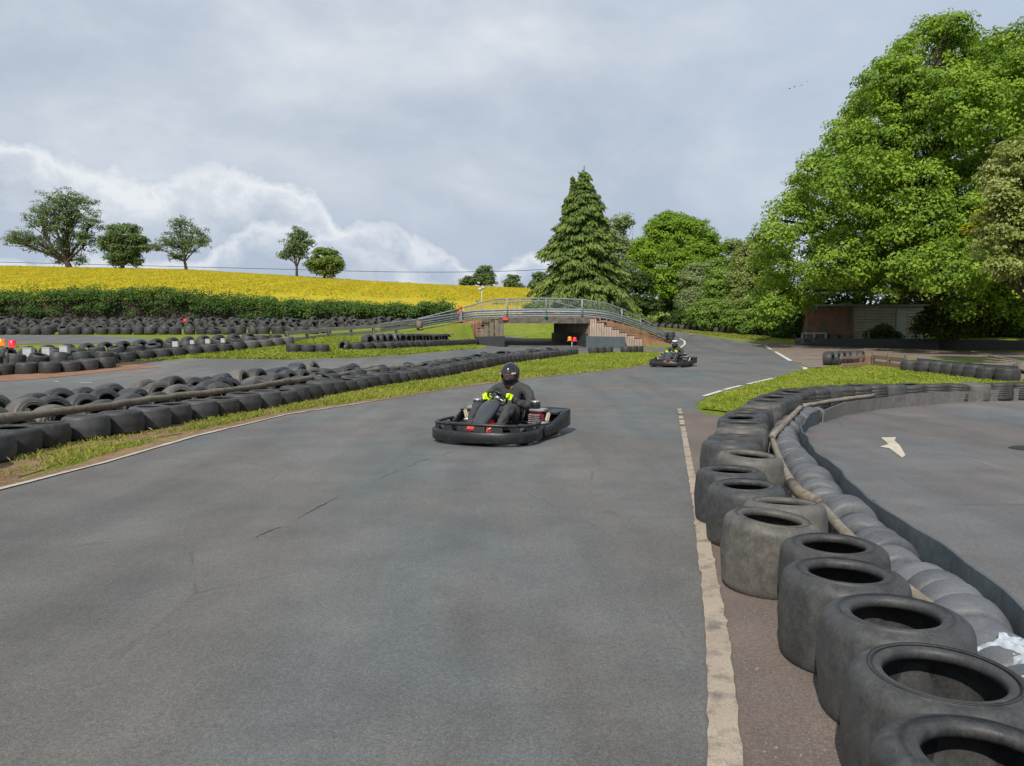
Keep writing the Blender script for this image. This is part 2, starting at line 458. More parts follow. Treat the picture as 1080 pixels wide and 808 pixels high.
def brick_mat():
    k = NT('brick_wall', 0.9, 0.2)
    n = k.new("ShaderNodeTexBrick"); n.inputs["Scale"].default_value = 1.0
    n.inputs["Brick Width"].default_value = 0.225; n.inputs["Row Height"].default_value = 0.075; n.inputs["Mortar Size"].default_value = 0.01
    n.inputs["Color1"].default_value = (0.34, 0.115, 0.06, 1); n.inputs["Color2"].default_value = (0.27, 0.10, 0.06, 1); n.inputs["Mortar"].default_value = (0.30, 0.26, 0.22, 1)
    k.L(k.mapping((1, 1, 1), (R(90), 0, 0)), n.inputs["Vector"])
    big = k.noise(1.1, 5, 0.6)
    c = k.mix(k.ramp(big, [(0.42, 0), (0.58, 0.8)]), n.outputs["Color"], (0.16, 0.14, 0.115))
    k.color(c); return k.m
M['brick'] = brick_mat()

# kart and driver
def plastic(name, c, rough, scuff=0.35, sc=(0.12, 0.12, 0.12)):
    k = NT(name, rough, 0.5)
    n = k.noise(22, 6, 0.75, 1.0); b = k.noise(4, 4, 0.6)
    k.color(k.mix(k.math('MULTIPLY', k.ramp(n, [(0.55, 0), (0.68, 1)]), scuff), c, sc))
    k.rough(k.ramp(b, [(0.3, rough - 0.08), (0.7, rough + 0.12)])); return k.m
M['kart_black'] = plastic('scuffed_black_plastic', (0.013, 0.0135, 0.0145), 0.36, 0.55)
M['fairing'] = plastic('grey_black_fairing', (0.040, 0.046, 0.050), 0.3, 0.25)
M['helmet'] = plastic('gloss_black_helmet', (0.018, 0.020, 0.023), 0.15, 0.1)
M['visor'] = plastic('smoked_visor', (0.035, 0.025, 0.028), 0.08, 0.0)
M['reflection_red'] = simple('red_helmet_reflection', (0.32, 0.06, 0.065), 0.35, 0.5)
M['trim_reflection_white'] = simple('white_trim_and_reflection', (0.60, 0.60, 0.60), 0.35, 0.5)  # rivets and helmet band, also the white part of the painted reflection
def fabric(name, c):
    k = NT(name, 0.85, 0.2); f = k.noise(9, 6, 0.7, 0.8); w = k.noise(140, 2)
    k.color(k.ramp(f, [(0.3, tuple(x * 0.7 for x in c)), (0.7, tuple(x * 1.35 for x in c))])); k.bump(f, 0.6, 0.03); return k.m
M['overall'] = fabric('charcoal_overalls', (0.053, 0.055, 0.054))
M['glove'] = fabric('neon_yellow_glove', (0.62, 0.86, 0.02))
M['skin'] = simple('skin', (0.50, 0.30, 0.22), 0.55, 0.3, 0, 0.1)
M['shoe_red'] = simple('red_shoe', (0.60, 0.085, 0.07), 0.6, 0.3)
M['green_plastic'] = simple('green_plastic', (0.03, 0.22, 0.14), 0.45, 0.4)
M['tank_red'] = simple('red_plastic', (0.58, 0.06, 0.045), 0.4, 0.4)
M['engine_red'] = simple('dark_red_engine', (0.20, 0.018, 0.022), 0.4, 0.5)
M['alloy'] = simple('cast_alloy', (0.50, 0.50, 0.49), 0.4, 0.5, 0.8)
M['tan'] = simple('tan_cover', (0.52, 0.44, 0.32), 0.6, 0.3)
M['kart_tyre'] = simple('kart_tyre_rubber', (0.022, 0.022, 0.023), 0.6, 0.4)
# ------------------------------------------------------------------ render, sun and sky
scene.render.engine = 'CYCLES'
scene.cycles.use_denoising = True
scene.cycles.max_bounces = 8
scene.cycles.transparent_max_bounces = 24
scene.view_settings.view_transform = 'Standard'
scene.view_settings.look = 'None'
scene.view_settings.exposure = 0.14
scene.view_settings.gamma = 1.0

SUN_FROM = Vector((-0.36, -1.0, 1.02)).normalized()
sd = bpy.data.lights.new("sun", 'SUN'); sd.energy = 3.9; sd.angle = R(1.0); sd.color = (1.0, 0.95, 0.87)
so = link(bpy.data.objects.new("sun", sd))
so.rotation_euler = (-SUN_FROM).to_track_quat('-Z', 'Y').to_euler(); so.location = (-30, -20, 45)

w = bpy.data.worlds.new("World"); scene.world = w; w.use_nodes = True
def build_world():
    t = w.node_tree; N = t.nodes; L = t.links
    bg = N["Background"]
    def new(ty, **kw):
        n = N.new(ty)
        for k, v in kw.items(): setattr(n, k, v)
        return n
    def mth(op, a, b=None, c=None, clamp=False):
        n = new("ShaderNodeMath", operation=op); n.use_clamp = clamp
        for i, v in enumerate((a, b, c)):
            if v is None: continue
            if hasattr(v, "is_output"): L.new(v, n.inputs[i])
            else: n.inputs[i].default_value = v
        return n.outputs[0]
    def mix(fac, a, b):
        n = new("ShaderNodeMix", data_type='RGBA')
        for idx, v in ((0, fac), (6, a), (7, b)):
            if hasattr(v, "is_output"): L.new(v, n.inputs[idx])
            elif isinstance(v, (int, float)): n.inputs[idx].default_value = v
            else: n.inputs[idx].default_value = (*v, 1)
        return n.outputs[2]
    def ramp(fac, stops):
        n = new("ShaderNodeValToRGB"); cr = n.color_ramp
        while len(cr.elements) > 1: cr.elements.remove(cr.elements[0])
        for i, (p, c) in enumerate(stops):
            e = cr.elements[0] if i == 0 else cr.elements.new(p)
            e.position = p; e.color = (*c, 1) if not isinstance(c, (int, float)) else (c, c, c, 1)
        L.new(fac, n.inputs["Fac"]); return n.outputs["Color"]
    sky = new("ShaderNodeTexSky", sky_type='NISHITA'); sky.sun_disc = False
    sky.sun_elevation = math.asin(SUN_FROM.z); sky.sun_rotation = math.atan2(SUN_FROM.x, SUN_FROM.y)
    sky.air_density = 1.0; sky.dust_density = 2.0
    sc = new("ShaderNodeMix", data_type='RGBA', blend_type='MULTIPLY'); sc.inputs[0].default_value = 1.0
    L.new(sky.outputs[0], sc.inputs[6]); sc.inputs[7].default_value = (0.1, 0.1, 0.1, 1)
    blue = sc.outputs[2]
    tc = new("ShaderNodeTexCoord"); d = tc.outputs["Generated"]
    sx = new("ShaderNodeSeparateXYZ"); L.new(d, sx.inputs[0])
    az = mth('ARCTAN2', sx.outputs[0], sx.outputs[1])          # radians, 0 = straight ahead
    el = mth('ARCSINE', sx.outputs[2])
    def noise(scale, detail, rough, stretch=(1, 1, 1), dist=0.0, off=(0, 0, 0)):
        m = new("ShaderNodeMapping"); m.inputs["Scale"].default_value = stretch; m.inputs["Location"].default_value = off
        L.new(d, m.inputs["Vector"])
        n = new("ShaderNodeTexNoise"); n.inputs["Scale"].default_value = scale; n.inputs["Detail"].default_value = detail
        n.inputs["Roughness"].default_value = rough; n.inputs["Distortion"].default_value = dist
        L.new(m.outputs[0], n.inputs["Vector"]); return n.outputs["Fac"]
    def curve(pts):
        """angle (photo column) -> cloud top (photo row), as azimuth -> elevation in radians"""
        n = new("ShaderNodeFloatCurve")
        c = n.mapping.curves[0]
        mr = mth('MULTIPLY_ADD', az, 1 / (2 * math.pi), 0.5)
        L.new(mr, n.inputs["Value"])
        P2 = []
        for px, py in pts:
            a = math.atan((px - 540) / 816.0); e = math.atan((344 - py) / 816.0 * math.cos(a))
            P2.append((a / (2 * math.pi) + 0.5, max(0.0, e)))
        P2 = [(0.0, P2[0][1])] + P2 + [(1.0, P2[-1][1])]
        while len(c.points) < len(P2): c.points.new(0.5, 0.5)
        for p, (x, y) in zip(c.points, P2): p.location = (x, y); p.handle_type = 'VECTOR' if len(P2) < 3 else 'AUTO'
        n.mapping.update(); return n.outputs[0]
    # grey overcast with thinner and heavier patches
    n1 = noise(2.3, 7, 0.55, (1, 1, 2.2), 0.5); n2 = noise(5.0, 6, 0.6, (1, 1, 1.8), 0.4, (3, 1, 0))
    nn = mth('ADD', mth('MULTIPLY', n1, 0.65), mth('MULTIPLY', n2, 0.35))
    over = ramp(nn, [(0.30, (0.37, 0.45, 0.545)), (0.43, (0.44, 0.505, 0.60)), (0.54, (0.53, 0.585, 0.665)), (0.68, (0.68, 0.72, 0.765))])
    thin = ramp(noise(1.7, 4, 0.5, (1, 1, 1.5), 0, (7, 2, 1)), [(0.52, 0), (0.75, 0.35)])
    base = mix(thin, over, blue)
    # brighter, greyer band low over the horizon
    low = ramp(el, [(0.0, 1), (0.17, 0)])
    base = mix(mth('MULTIPLY', low, 0.75), base, (0.37, 0.45, 0.58))
    # right-hand side of the sky is a little bluer
    rb = ramp(mth('MULTIPLY_ADD', az, 0.8, 0.35), [(0.4, 0), (0.8, 0.7)])
    base = mix(rb, base, (0.44, 0.53, 0.66))
    # two banks of cumulus: tops follow a rough line, crisp above, melting below
    def bank(pts, off, depth, amp, lo_col, hi_col, soft):
        top = curve(pts)
        e1 = noise(15, 9, 0.60, (1, 1, 1.25), 0.3, off)
        e2 = noise(30, 6, 0.6, (1, 1, 1.2), 0.2, off)
        rough = mth('ADD', mth('MULTIPLY', mth('SUBTRACT', e1, 0.5), amp), mth('MULTIPLY', mth('SUBTRACT', e2, 0.5), amp * 0.28))
        h = mth('SUBTRACT', mth('ADD', top, rough), el)             # >0 inside the cloud
        m = mth('DIVIDE', h, soft, clamp=True)
        shade = mth('ADD', mth('DIVIDE', h, depth), mth('MULTIPLY', mth('SUBTRACT', e1, 0.5), 1.7), clamp=True)
        col = ramp(shade, [(0.0, hi_col), (0.18, hi_col), (0.42, tuple(a * 0.62 + b * 0.38 for a, b in zip(hi_col, lo_col))), (1.0, lo_col)])
        fade = mth('SUBTRACT', 1.0, mth('MULTIPLY', mth('DIVIDE', h, depth * 1.25, clamp=True), 0.8))
        return mth('MULTIPLY', m, fade), col
    mA, cA = bank([(-900, 120), (-300, 150), (-60, 160), (10, 150), (52, 150), (84, 171), (123, 181), (149, 191), (181, 196), (214, 179), (285, 185), (324, 197), (350, 225), (400, 265), (470, 300), (520, 310), (900, 320)],
                  (0, 0, 0), 0.085, 0.075, (0.41, 0.475, 0.575), (0.76, 0.79, 0.82), 0.014)
    mB, cB = bank([(-900, 250), (-200, 262), (60, 270), (200, 268), (250, 250), (292, 230), (318, 246), (345, 247), (382, 236), (415, 240), (440, 250), (466, 264), (494, 280), (515, 284), (545, 268), (566, 264), (590, 272), (640, 300), (760, 275), (1000, 250), (1400, 230)],
                  (4, 2, 1), 0.045, 0.055, (0.37, 0.45, 0.575), (0.72, 0.75, 0.795), 0.010)
    c = mix(mA, base, cA); c = mix(mB, c, cB)
    L.new(c, bg.inputs["Color"]); bg.inputs["Strength"].default_value = 1.0
build_world()

# ------------------------------------------------------------------ ground: one sheet to the horizon
def axis(lo, hi, step, far, grow=1.16):
    a = list(np.arange(lo, hi + 1e-6, step)); s = step
    while a[-1] < far: s *= grow; a.append(a[-1] + s)
    s = step; b = []
    x = lo
    while x > -far: s *= grow; x -= s; b.append(x)
    return np.array(b[::-1] + a)
xs = axis(-45, 40, 0.5, 2500); ys_f = list(np.arange(-12, 64 + 1e-6, 0.5)); s = 0.5
while ys_f[-1] < 270: s = min(s * 1.12, 4); ys_f.append(ys_f[-1] + s)
while ys_f[-1] < 3000: s *= 1.25; ys_f.append(ys_f[-1] + s)
s = 0.5; b = []; y = -12
while y > -600: s *= 1.3; y -= s; b.append(y)
ys = np.array(b[::-1] + ys_f)
XX, YY = np.meshgrid(xs, ys)
ZZ = terrain(XX, YY)
V = np.stack([XX.ravel(), YY.ravel(), ZZ.ravel()], 1)
nx, ny = len(xs), len(ys)
i, j = np.meshgrid(np.arange(nx - 1), np.arange(ny - 1))
q = (j * nx + i).ravel()
g = link(bpy.data.objects.new("ground", np_mesh("ground", V, np.stack([q, q + 1, q + nx + 1, q + nx], 1), M['ground'], smooth=True)))
tag(g, "mown grass ground rolling up to the yellow field and hedge", "ground", kind="structure")

def sheet(name, pts, mat, off, step=1.0, flat=False, kind="structure", label=None, cat=None):
    """a polygon laid on the ground, cut fine enough to follow it"""
    bm = bmesh.new()
    vs = [bm.verts.new((p[0], p[1], 0)) for p in pts]
    f = bm.faces.new(vs)
    bmesh.ops.triangulate(bm, faces=[f])
    if not flat:
        X = [p[0] for p in pts]; Y = [p[1] for p in pts]
        for lo, hi, nrm, ax in ((min(X), max(X), (1, 0, 0), 0), (min(Y), max(Y), (0, 1, 0), 1)):
            n = int((hi - lo) / step)
            for k in range(1, n + 1):
                co = [0, 0, 0]; co[ax] = lo + k * step
                if ax == 1 and co[1] < 17: continue
                bmesh.ops.bisect_plane(bm, geom=bm.verts[:] + bm.edges[:] + bm.faces[:], plane_co=co, plane_no=nrm, dist=1e-5)
    for v in bm.verts: v.co.z = tz(v.co.x, v.co.y) + off
    bmesh.ops.recalc_face_normals(bm, faces=bm.faces)
    for fc in bm.faces:
        if fc.normal.z < 0: fc.normal_flip()
    me = bpy.data.meshes.new(name); bm.to_mesh(me); bm.free(); me.materials.append(mat)
    o = link(bpy.data.objects.new(name, me))
    return tag(o, label, cat, kind=kind)

def gp(l): return [G(*p) for p in l]
def wavy(pts, step=0.35, amp=0.05, seed=0):
    r = np.random.default_rng(seed); q = resample([(p[0], p[1]) for p in pts], step)
    return [(p.x + r.normal(0, amp), p.y + r.normal(0, amp)) for p in q]

def ribbon(name, pts, width, mat, off, breaks=None, step=0.25, jit=0.0, seed=0, **kw):
    """a painted line along a ground path; breaks = list of (from, to) fractions left unpainted"""
    q = resample([(p[0], p[1]) for p in pts], step); r = np.random.default_rng(seed)
    m = MB(); n = len(q); L = []
    for a in range(n):
        d = (q[min(a + 1, n - 1)] - q[max(a - 1, 0)]); d.normalize(); nn = Vector((-d.y, d.x))
        wv = width if not callable(width) else width(a / (n - 1))
        w1 = wv / 2 + r.normal(0, jit); w2 = wv / 2 + r.normal(0, jit)
        A = q[a] + nn * w1; B = q[a] - nn * w2
        L.append(((A.x, A.y, tz(A.x, A.y) + off), (B.x, B.y, tz(B.x, B.y) + off)))
    for a in range(n - 1):
        t = (a + .5) / (n - 1)
        if breaks and any(lo < t < hi for lo, hi in breaks): continue
        m.add([L[a][0], L[a][1], L[a + 1][1], L[a + 1][0]], [(0, 1, 2, 3)])
    o = m.build(name, mat); recalc(o)
    return tag(o, kw.get('label'), kw.get('cat'), kind=kw.get('kind', 'structure'))

# edges of the karting track, read off the photograph and laid on the ground
LEFT_EDGE = gp([(-330, 600), (-150, 556), (0, 515), (100, 490), (200, 461), (300, 437.5), (390, 424), (480, 409), (560, 399), (620, 393), (660, 388.5), (690, 383.5)])
tip = gp([(704, 378.5), (703, 375)])
main_poly = [(-9, -6), (-7, -2)] + [(p.x, p.y) for p in LEFT_EDGE] + [(p.x, p.y) for p in tip] + \
            [(p.x, p.y) for p in gp([(690, 371), (650, 371.2), (600, 372.5), (590, 368.5), (640, 366.5), (668, 366.8), (700, 366.5), (714, 365.5), (720, 363)])] + \
            [(9.35, 47.3), (9.3, 50.5), (10.6, 57.6), (12.4, 55.0)] + \
            [(p.x, p.y) for p in gp([(760, 356.5), (790, 361.5), (808, 365), (834, 381), (851, 388.5)])] + \
            [(p.x, p.y) for p in gp([(830, 394.5), (800, 403.5), (770, 411.5), (745, 419), (733, 428), (742, 438), (765, 443), (815, 441), (850, 452), (880, 505)])] + \
            [(2.6, 3.0), (3.0, 0), (3.2, -6)]
sheet("track_asphalt", main_poly, M['asphalt'], 0.006, label="grey blue tarmac of the main karting track", cat="track")

# browner tarmac between the right-hand line and the tyres
RLINE = gp([(766, 860), (765, 808), (761, 740), (757, 680), (750, 625), (742, 575), (735, 530), (727, 490), (719, 445), (716.5, 432)])
rl = [(1.05, -4.0)] + [(p.x, p.y) for p in smooth_path([Vector((p.x, p.y)) for p in RLINE], 2)]
brown = rl + [(p.x, p.y) for p in gp([(738, 437), (790, 441), (835, 470), (900, 560)])] + [(1.9, 2.4), (2.0, -4)]
sheet("verge_tarmac", brown, M['asphalt_brown'], 0.010, flat=True, label="browner tarmac strip under the right tyre row", cat="tarmac")

# inner circuit on the right
inner = [(3.0, -3), (2.1, 2.2), (2.05, 3.2), (2.1, 4.05), (2.3, 5.2), (2.5, 6.2), (2.8, 7.6), (3.15, 9.0), (3.5, 10.3), (4.1, 11.5), (5.9, 13.2), (8.2, 14.5), (10, 15.1), (16, 16.2), (24, 16.6), (24, -3)]
sheet("inner_track_asphalt", inner, M['asphalt_inner'], 0.008, flat=True, label="older grey tarmac of the inner circuit on the right", cat="track")

# middle track on the left and its run under the bridge
mid = [(p.x, p.y) for p in gp([(-260, 436), (-120, 411), (0, 402.5), (74, 397), (121, 391), (128, 384.5), (200, 378.5), (300, 380), (380, 377.5), (430, 374.5), (470, 371), (505, 367.6)])] + \
      [(-1.4, 43.6), (-1.6, 46), (-4, 49), (-9, 52), (-9, 55), (-1.5, 52.8), (2.2, 49.5), (4.35, 46.5), (4.4, 43.4)] + \
      [(p.x, p.y) for p in gp([(620, 368.8), (600, 371), (560, 374.5), (480, 383), (400, 392.5), (300, 402), (150, 412), (0, 428), (-200, 460)])]
sheet("middle_track_asphalt", mid, M['asphalt'], 0.012, label="grey tarmac of the middle track leading under the bridge", cat="track")
back = [(-60, 29.6), (-34, 30.6), (-22, 31), (-17, 31.2), (-14.5, 31.6), (-15.5, 33.5), (-20, 36.0), (-24, 36.4), (-60, 36.0)]
sheet("back_track_asphalt", back, M['asphalt'], 0.014, label="far grey tarmac behind the middle tyre pile", cat="track")

# bare earth
sheet("earth_patch", [(p.x, p.y) for p in gp([(70, 397.5), (121, 391.6), (170, 388), (140, 385), (118, 387), (60, 392), (-200, 408), (-200, 425), (0, 403.5)])], M['red_earth'], 0.020, label="reddish bare earth in front of the middle tyre pile", cat="earth")
a = gp([(696, 346.5), (735, 349), (770, 353.5), (800, 359)]);
sheet("dirt_band", [(p.x, p.y) for p in gp([(783, 359.2), (800, 362.6)])] + wavy([G(808, 364.6), G(834, 380.3), G(853, 388.5), G(880, 385.5), G(960, 386), G(1030, 398), G(1100, 402)], 0.8, 0.08, 3) + [(26, 26), (30, 40)] + wavy([(22, 43.5), (17.5, 45.5), (16.3, 48.2)], 0.8, 0.15, 4), M['gravel_road'], 0.014,
      label="brown dirt yard in the shade of the big tree", cat="dirt")
ribbon("concrete_strip", gp([(838, 374.5), (880, 375.5), (960, 374)]), 0.55, M['concrete'], 0.022, label="pale concrete strip crossing the dirt yard", cat="concrete")
ribbon("concrete_strip", gp([(838, 379.2), (872, 379.5)]), 0.22, M['concrete'], 0.022, label="narrow pale strip beside the grass island on the dirt yard", cat="concrete")

# grass strip between dirt yard and the track bend, grass island, shaded grass
ISLAND = gp([(741, 432), (745, 423), (770, 414), (800, 406.5), (830, 397.5), (852, 391), (880, 387.5), (930, 387), (985, 393), (1030, 401), (1090, 404), (1090, 408), (900, 411), (830, 416), (805, 426), (775, 436)])
isl = wavy([(p.x, p.y) for p in ISLAND] + [(ISLAND[0].x, ISLAND[0].y)], 0.3, 0.035, 5)[:-1]
sheet("grass_island", isl, M['ground'], 0.022, label="bright grass island between the tracks", cat="grass")
sheet("shaded_lawn", [(14.8, 30.5), (20, 28.2), (27, 27), (34, 27), (34, 31), (22, 32.5), (16, 33.0)], M['ground'], 0.024, label="shaded rough grass strip under the big tree", cat="grass")

# dirt along the left tyre row and by the left line
def offs(path, o):
    q = [Vector((p[0], p[1])) for p in path]; out = []
    for a in range(len(q)):
        d = (q[min(a + 1, len(q) - 1)] - q[max(a - 1, 0)]).normalized(); out.append(Vector((q[a].x + d.y * o, q[a].y - d.x * o)))
    return out
LROW = [P(*p, 0.29) for p in [(-120, 487), (-20, 458), (36, 446), (74, 440.5), (114, 436), (143.5, 432), (173, 426.5), (203, 422), (258, 415), (287, 411.5), (328, 404), (350, 401), (372, 397.5), (403, 393.5), (435, 389.3), (464, 386), (500, 380.5), (527, 376), (571, 371.2), (604, 368.2)]]
LROW = smooth_path([Vector((p.x, p.y, 0)) for p in LROW], 1)
near = offs(LROW, -0.5); far = offs(LROW, 0.75)
bandp = wavy(far, 0.35, 0.09, 11) + wavy(near[::-1], 0.6, 0.02, 12)
sheet("straw_dirt", bandp, M['dirt'], 0.008, label="straw coloured dirt along the left tyre row", cat="dirt")
le = [Vector((p.x, p.y)) for p in LEFT_EDGE]
sheet("edge_dirt", wavy(offs(le, -0.22), 0.3, 0.05, 13) + [(p.x, p.y) for p in offs(le, 0.06)][::-1], M['dirt'], 0.012, label="thin dirt edge between left verge and track", cat="dirt")

# painted lines
ribbon("left_edge_line", offs(LEFT_EDGE[:7], 0.06), lambda t: 0.068 * (1 - 0.3 * t), M['line_left'], 0.016, jit=0.008, label="thin white line along the left edge of the track", cat="line")
ribbon("right_edge_line", rl[:], lambda t: 0.112 - 0.045 * max(0, min(1, (t - .35) / .3)), M['line'], 0.018, jit=0.003, step=0.07, breaks=[(0.86, 0.875), (0.905, 0.915), (0.94, 0.955), (0.975, 0.98)], label="broad worn cream line along the right edge of the track", cat="line")
ribbon("dashed_line", gp([(742, 418.5), (770, 410), (800, 403), (815, 399.5)]), 0.10, M['line_white'], 0.016, breaks=[(0.24, 0.30), (0.52, 0.60), (0.70, 0.74)], label="broken white line curving round the grass island", cat="line")
ribbon("bend_line", gp([(848.5, 390), (850, 388.4), (846, 387.4)]), 0.13, M['line_white'], 0.016, label="short white mark at the island tip", cat="line")
ribbon("outer_line", gp([(807, 364.6), (818, 371), (834, 381)]), 0.16, M['line_white'], 0.018, breaks=[(0.18, 0.3)], label="white line on the outside of the far bend", cat="line")
ribbon("ramp_foot_line", gp([(717, 357.5), (722, 360.3), (722.3, 363.5), (717, 367.5)]), 0.12, M['line_white'], 0.03, label="white curved edge line by the foot of the bridge ramp", cat="line")
for pts, wd in (([(58, 403.2), (62, 403.1)], 0.16), ([(84, 404.6), (97, 404.3)], 0.12)):
    ribbon("white_dash", gp(pts), wd, M['line_white'], 0.02, step=0.1, label="short white paint dash on the middle track, " + ("left one" if pts[0][0] < 70 else "right longer one"), cat="line")

# cream arrow on the inner circuit
ap = gp([(929, 462.5), (945, 462.3), (943.5, 466), (949, 471), (955, 481.5), (951.5, 484), (944, 478.5), (938, 474), (928, 472.3), (937, 469.5)])
sheet("painted_arrow", [(p.x, p.y) for p in ap], M['arrow'], 0.014, flat=True, label="cream painted arrow on the inner circuit", cat="arrow")

q = [G(px, py) for px, py in ((235, 588), (262, 572), (296, 556), (316, 546), (352, 527), (388, 511), (420, 497), (452, 484))]
sheet_seam = ribbon("tarmac_seam", wavy(q, .12, .012, 41), lambda t: .004 + .008 * abs(math.sin(t * 13)) * (1 - t * .5), simple('seam_tar', (0.132, 0.136, 0.136), .9), 0.012, step=.06, jit=.003, breaks=[(.0, .12), (.20, .27), (.46, .66), (.80, .86)], label="dark broken seam running across the track tarmac", cat="seam")

pp_ = gp([(-70, 399), (0, 394.5), (60, 392), (118, 387), (200, 376.5), (300, 365)]) + gp([(306, 361), (240, 364), (160, 369), (60, 374), (-70, 379)])
sheet("pile_soil", wavy([(p.x, p.y) for p in pp_], .7, .1, 51), M['dark_soil'], 0.022, label="dark soil under the middle tyre pile", cat="soil")
sheet("hedge_soil", [(-44, 44.6), (-20, 44.8), (-9, 45.0), (-6.2, 45.4), (-5.4, 48), (-5.6, 52), (-6, 56), (-44, 56)], M['dark_soil'], 0.022, label="dark soil under the tyre rows along the hedge", cat="soil")
# ------------------------------------------------------------------ tyres
ONES = "zeroth first second third fourth fifth sixth seventh eighth ninth tenth eleventh twelfth thirteenth fourteenth fifteenth sixteenth seventeenth eighteenth nineteenth".split()
TENS = {20: "twent", 30: "thirt", 40: "fort", 50: "fift", 60: "sixt", 70: "sevent", 80: "eight", 90: "ninet"}
def ordinal(n):
    if n < 20: return ONES[n]
    if n >= 100: return "hundredth" if n == 100 else "hundred-and-" + ordinal(n - 100)
    t, o = n // 10 * 10, n % 10
    return TENS[t] + "ieth" if o == 0 else TENS[t] + "y-" + ONES[o]

def tyre_mesh(name, mat, R0=0.268, W=0.335, hole=0.154, bulge=0.010, grooves=0, seed=0, n=64, wob=0.006):
    """a racing tyre lying on its side, standing on z = 0"""
    r = np.random.default_rng(seed); h = W / 2
    prof = []
    # outside: bead -> lower sidewall -> tread -> upper sidewall -> bead -> inside
    s = R0 - 0.040
    prof += [(hole, 0.030), (hole + 0.012, 0.014), (hole + 0.03, 0.006), (s - 0.01, 0.0), (s + 0.018, 0.006), (R0 - 0.008, 0.018), (R0 - 0.001, 0.034), (R0 + .001, .05)]
    k = 7 if not grooves else 4 * grooves + 1
    for i in range(k):
        t = (i + .5) / k; z = 0.055 + (W - 0.11) * t
        rr = R0 + bulge * math.sin(math.pi * t)
        if grooves and i % 4 == 2: rr -= 0.012
        if not grooves and i == k // 2: rr += 0.0025
        prof.append((rr, z))
    prof += [(R0 + .001, W - .055), (R0 - 0.002, W - 0.040), (R0 - 0.010, W - 0.024), (s + 0.014, W - 0.012), (s - 0.002, W - .0055), (s - .006, W - .0058), (s - .012, W - .003), (s - .03, W), (hole + 0.045, W + 0.002), (hole + 0.03, W - 0.006), (hole + 0.024, W - 0.001), (hole + 0.012, W - 0.002), (hole + .002, W - .008), (hole, W - 0.018), (hole + 0.004, W - 0.034)]
    ri = R0 - 0.022
    prof += [(hole + 0.05, W - 0.026), (ri - 0.03, W - 0.03), (ri, W - 0.07), (ri, 0.07), (ri - 0.03, 0.03), (hole + 0.05, 0.03)]
    ph = r.uniform(0, 6.28, 4); am = r.normal(0, wob, 4)
    m = MB(); m.lathe(prof, n, closed=True, wob=lambda t: 1 + am[0] * math.cos(2 * t + ph[0]) + am[1] * .5 * math.cos(3 * t + ph[1]) + am[2] * .3 * math.cos(5 * t + ph[2]))
    # slight sag so that no two mouths are level
    tx, ty = r.normal(0, 0.012, 2)
    m.v = [(x, y, z + (tx * x + ty * y) * 4 * z * (z > 0.1)) for x, y, z in m.v]
    me = m.mesh(name, mat)
    bm = bmesh.new(); bm.from_mesh(me); bmesh.ops.recalc_face_normals(bm, faces=bm.faces); bm.to_mesh(me); bm.free()
    return me

TY = {}
for nm, mat, kw in (("slick", 'rubber', dict(seed=1)), ("slick2", 'rubber', dict(seed=2, hole=0.168, bulge=0.014)), ("dusty", 'rubber_dusty', dict(seed=3, hole=0.16)),
                    ("dark", 'rubber_dark', dict(seed=4, W=0.32)), ("dark2", 'rubber_dark', dict(seed=5, hole=0.172, bulge=0.016)), ("tread", 'rubber_dark', dict(seed=6, grooves=5, W=0.35))):
    TY[nm] = tyre_mesh("tyre_" + nm, M[mat], **kw)
FAR = {nm: tyre_mesh("far_tyre", M[mat], n=18, seed=9 + i) for i, (nm, mat) in enumerate((("slick", 'rubber'), ("dusty", 'rubber_dusty'), ("dark", 'rubber_dark')))}

TYRES = []          # (size in the picture, mesh key, matrix, label, group)
trng = np.random.default_rng(21)
def put(key, x, y, z=None, lab="", group="", tilt=(0, 0), rz=None, sc=1.0, up=None, sink=0.0, hs=1.0, word="black"):
    """lying tyre, or standing (up = direction its axis points) sunk into the ground by sink"""
    if z is None: z = tz(x, y)
    rz = trng.uniform(0, 6.28) if rz is None else rz
    if up is None:
        Mx = Matrix.Translation((x, y, z - sink)) @ Euler((tilt[0], tilt[1], 0)).to_matrix().to_4x4() @ Matrix.Rotation(rz, 4, 'Z') @ Matrix.Diagonal((sc, sc, sc * hs, 1))
    else:
        ax = Vector(up).normalized()
        q = ax.to_track_quat('Z', 'Y').to_matrix().to_4x4()
        Mx = Matrix.Translation((x, y, z - sink + 0.272 * sc)) @ q @ Matrix.Rotation(rz, 4, 'Z') @ Matrix.Diagonal((sc, sc, sc * hs, 1)) @ Matrix.Translation((0, 0, -0.167))
    TYRES.append([sc / max(1.5, math.hypot(x, y)), key, Mx, lab, group])

GR = "tyres lining the right edge of the track"
# right trackside row, each traced from the picture: column, row of the mouth, height of the mouth, size
right = [("slick", 1036, 786, .39, .95), ("slick2", 992, 708, .385, .96), ("slick", 947, 648, .385, .94), ("slick", 892, 603, .385, .93), ("dark", 874, 571, .36, .92), ("dusty", 819, 546, .385, .93),
         ("dusty", 825, 529, .375, .88), ("slick", 788, 511, .385, .91), ("slick", 771, 495, .38, .91), ("dusty", 791, 478.5, .41, .93)]
desc = ["dark grey slick tyre cut by the picture's lower edge, frontmost of the right trackside row",
        "large dark slick tyre with a stone inside, second of the right trackside row",
        "slick tyre with a brown rock in it, third of the right trackside row",
        "upright grey slick tyre with a dark foot, fourth of the right trackside row",
        "dull slick tyre with faint scratches on its rim, fifth of the right trackside row",
        "tan dusty slick tyre beside the cream line, sixth of the right trackside row",
        "tyre with pale tan rim just behind the dusty one, seventh of the right row",
        "smooth blue grey tyre near the cream line, eighth of the right trackside row",
        "tall grey tyre nearest the cream line, ninth of the right trackside row",
        "wide pale tan tyre on top of its neighbours, tenth of the right trackside row"]
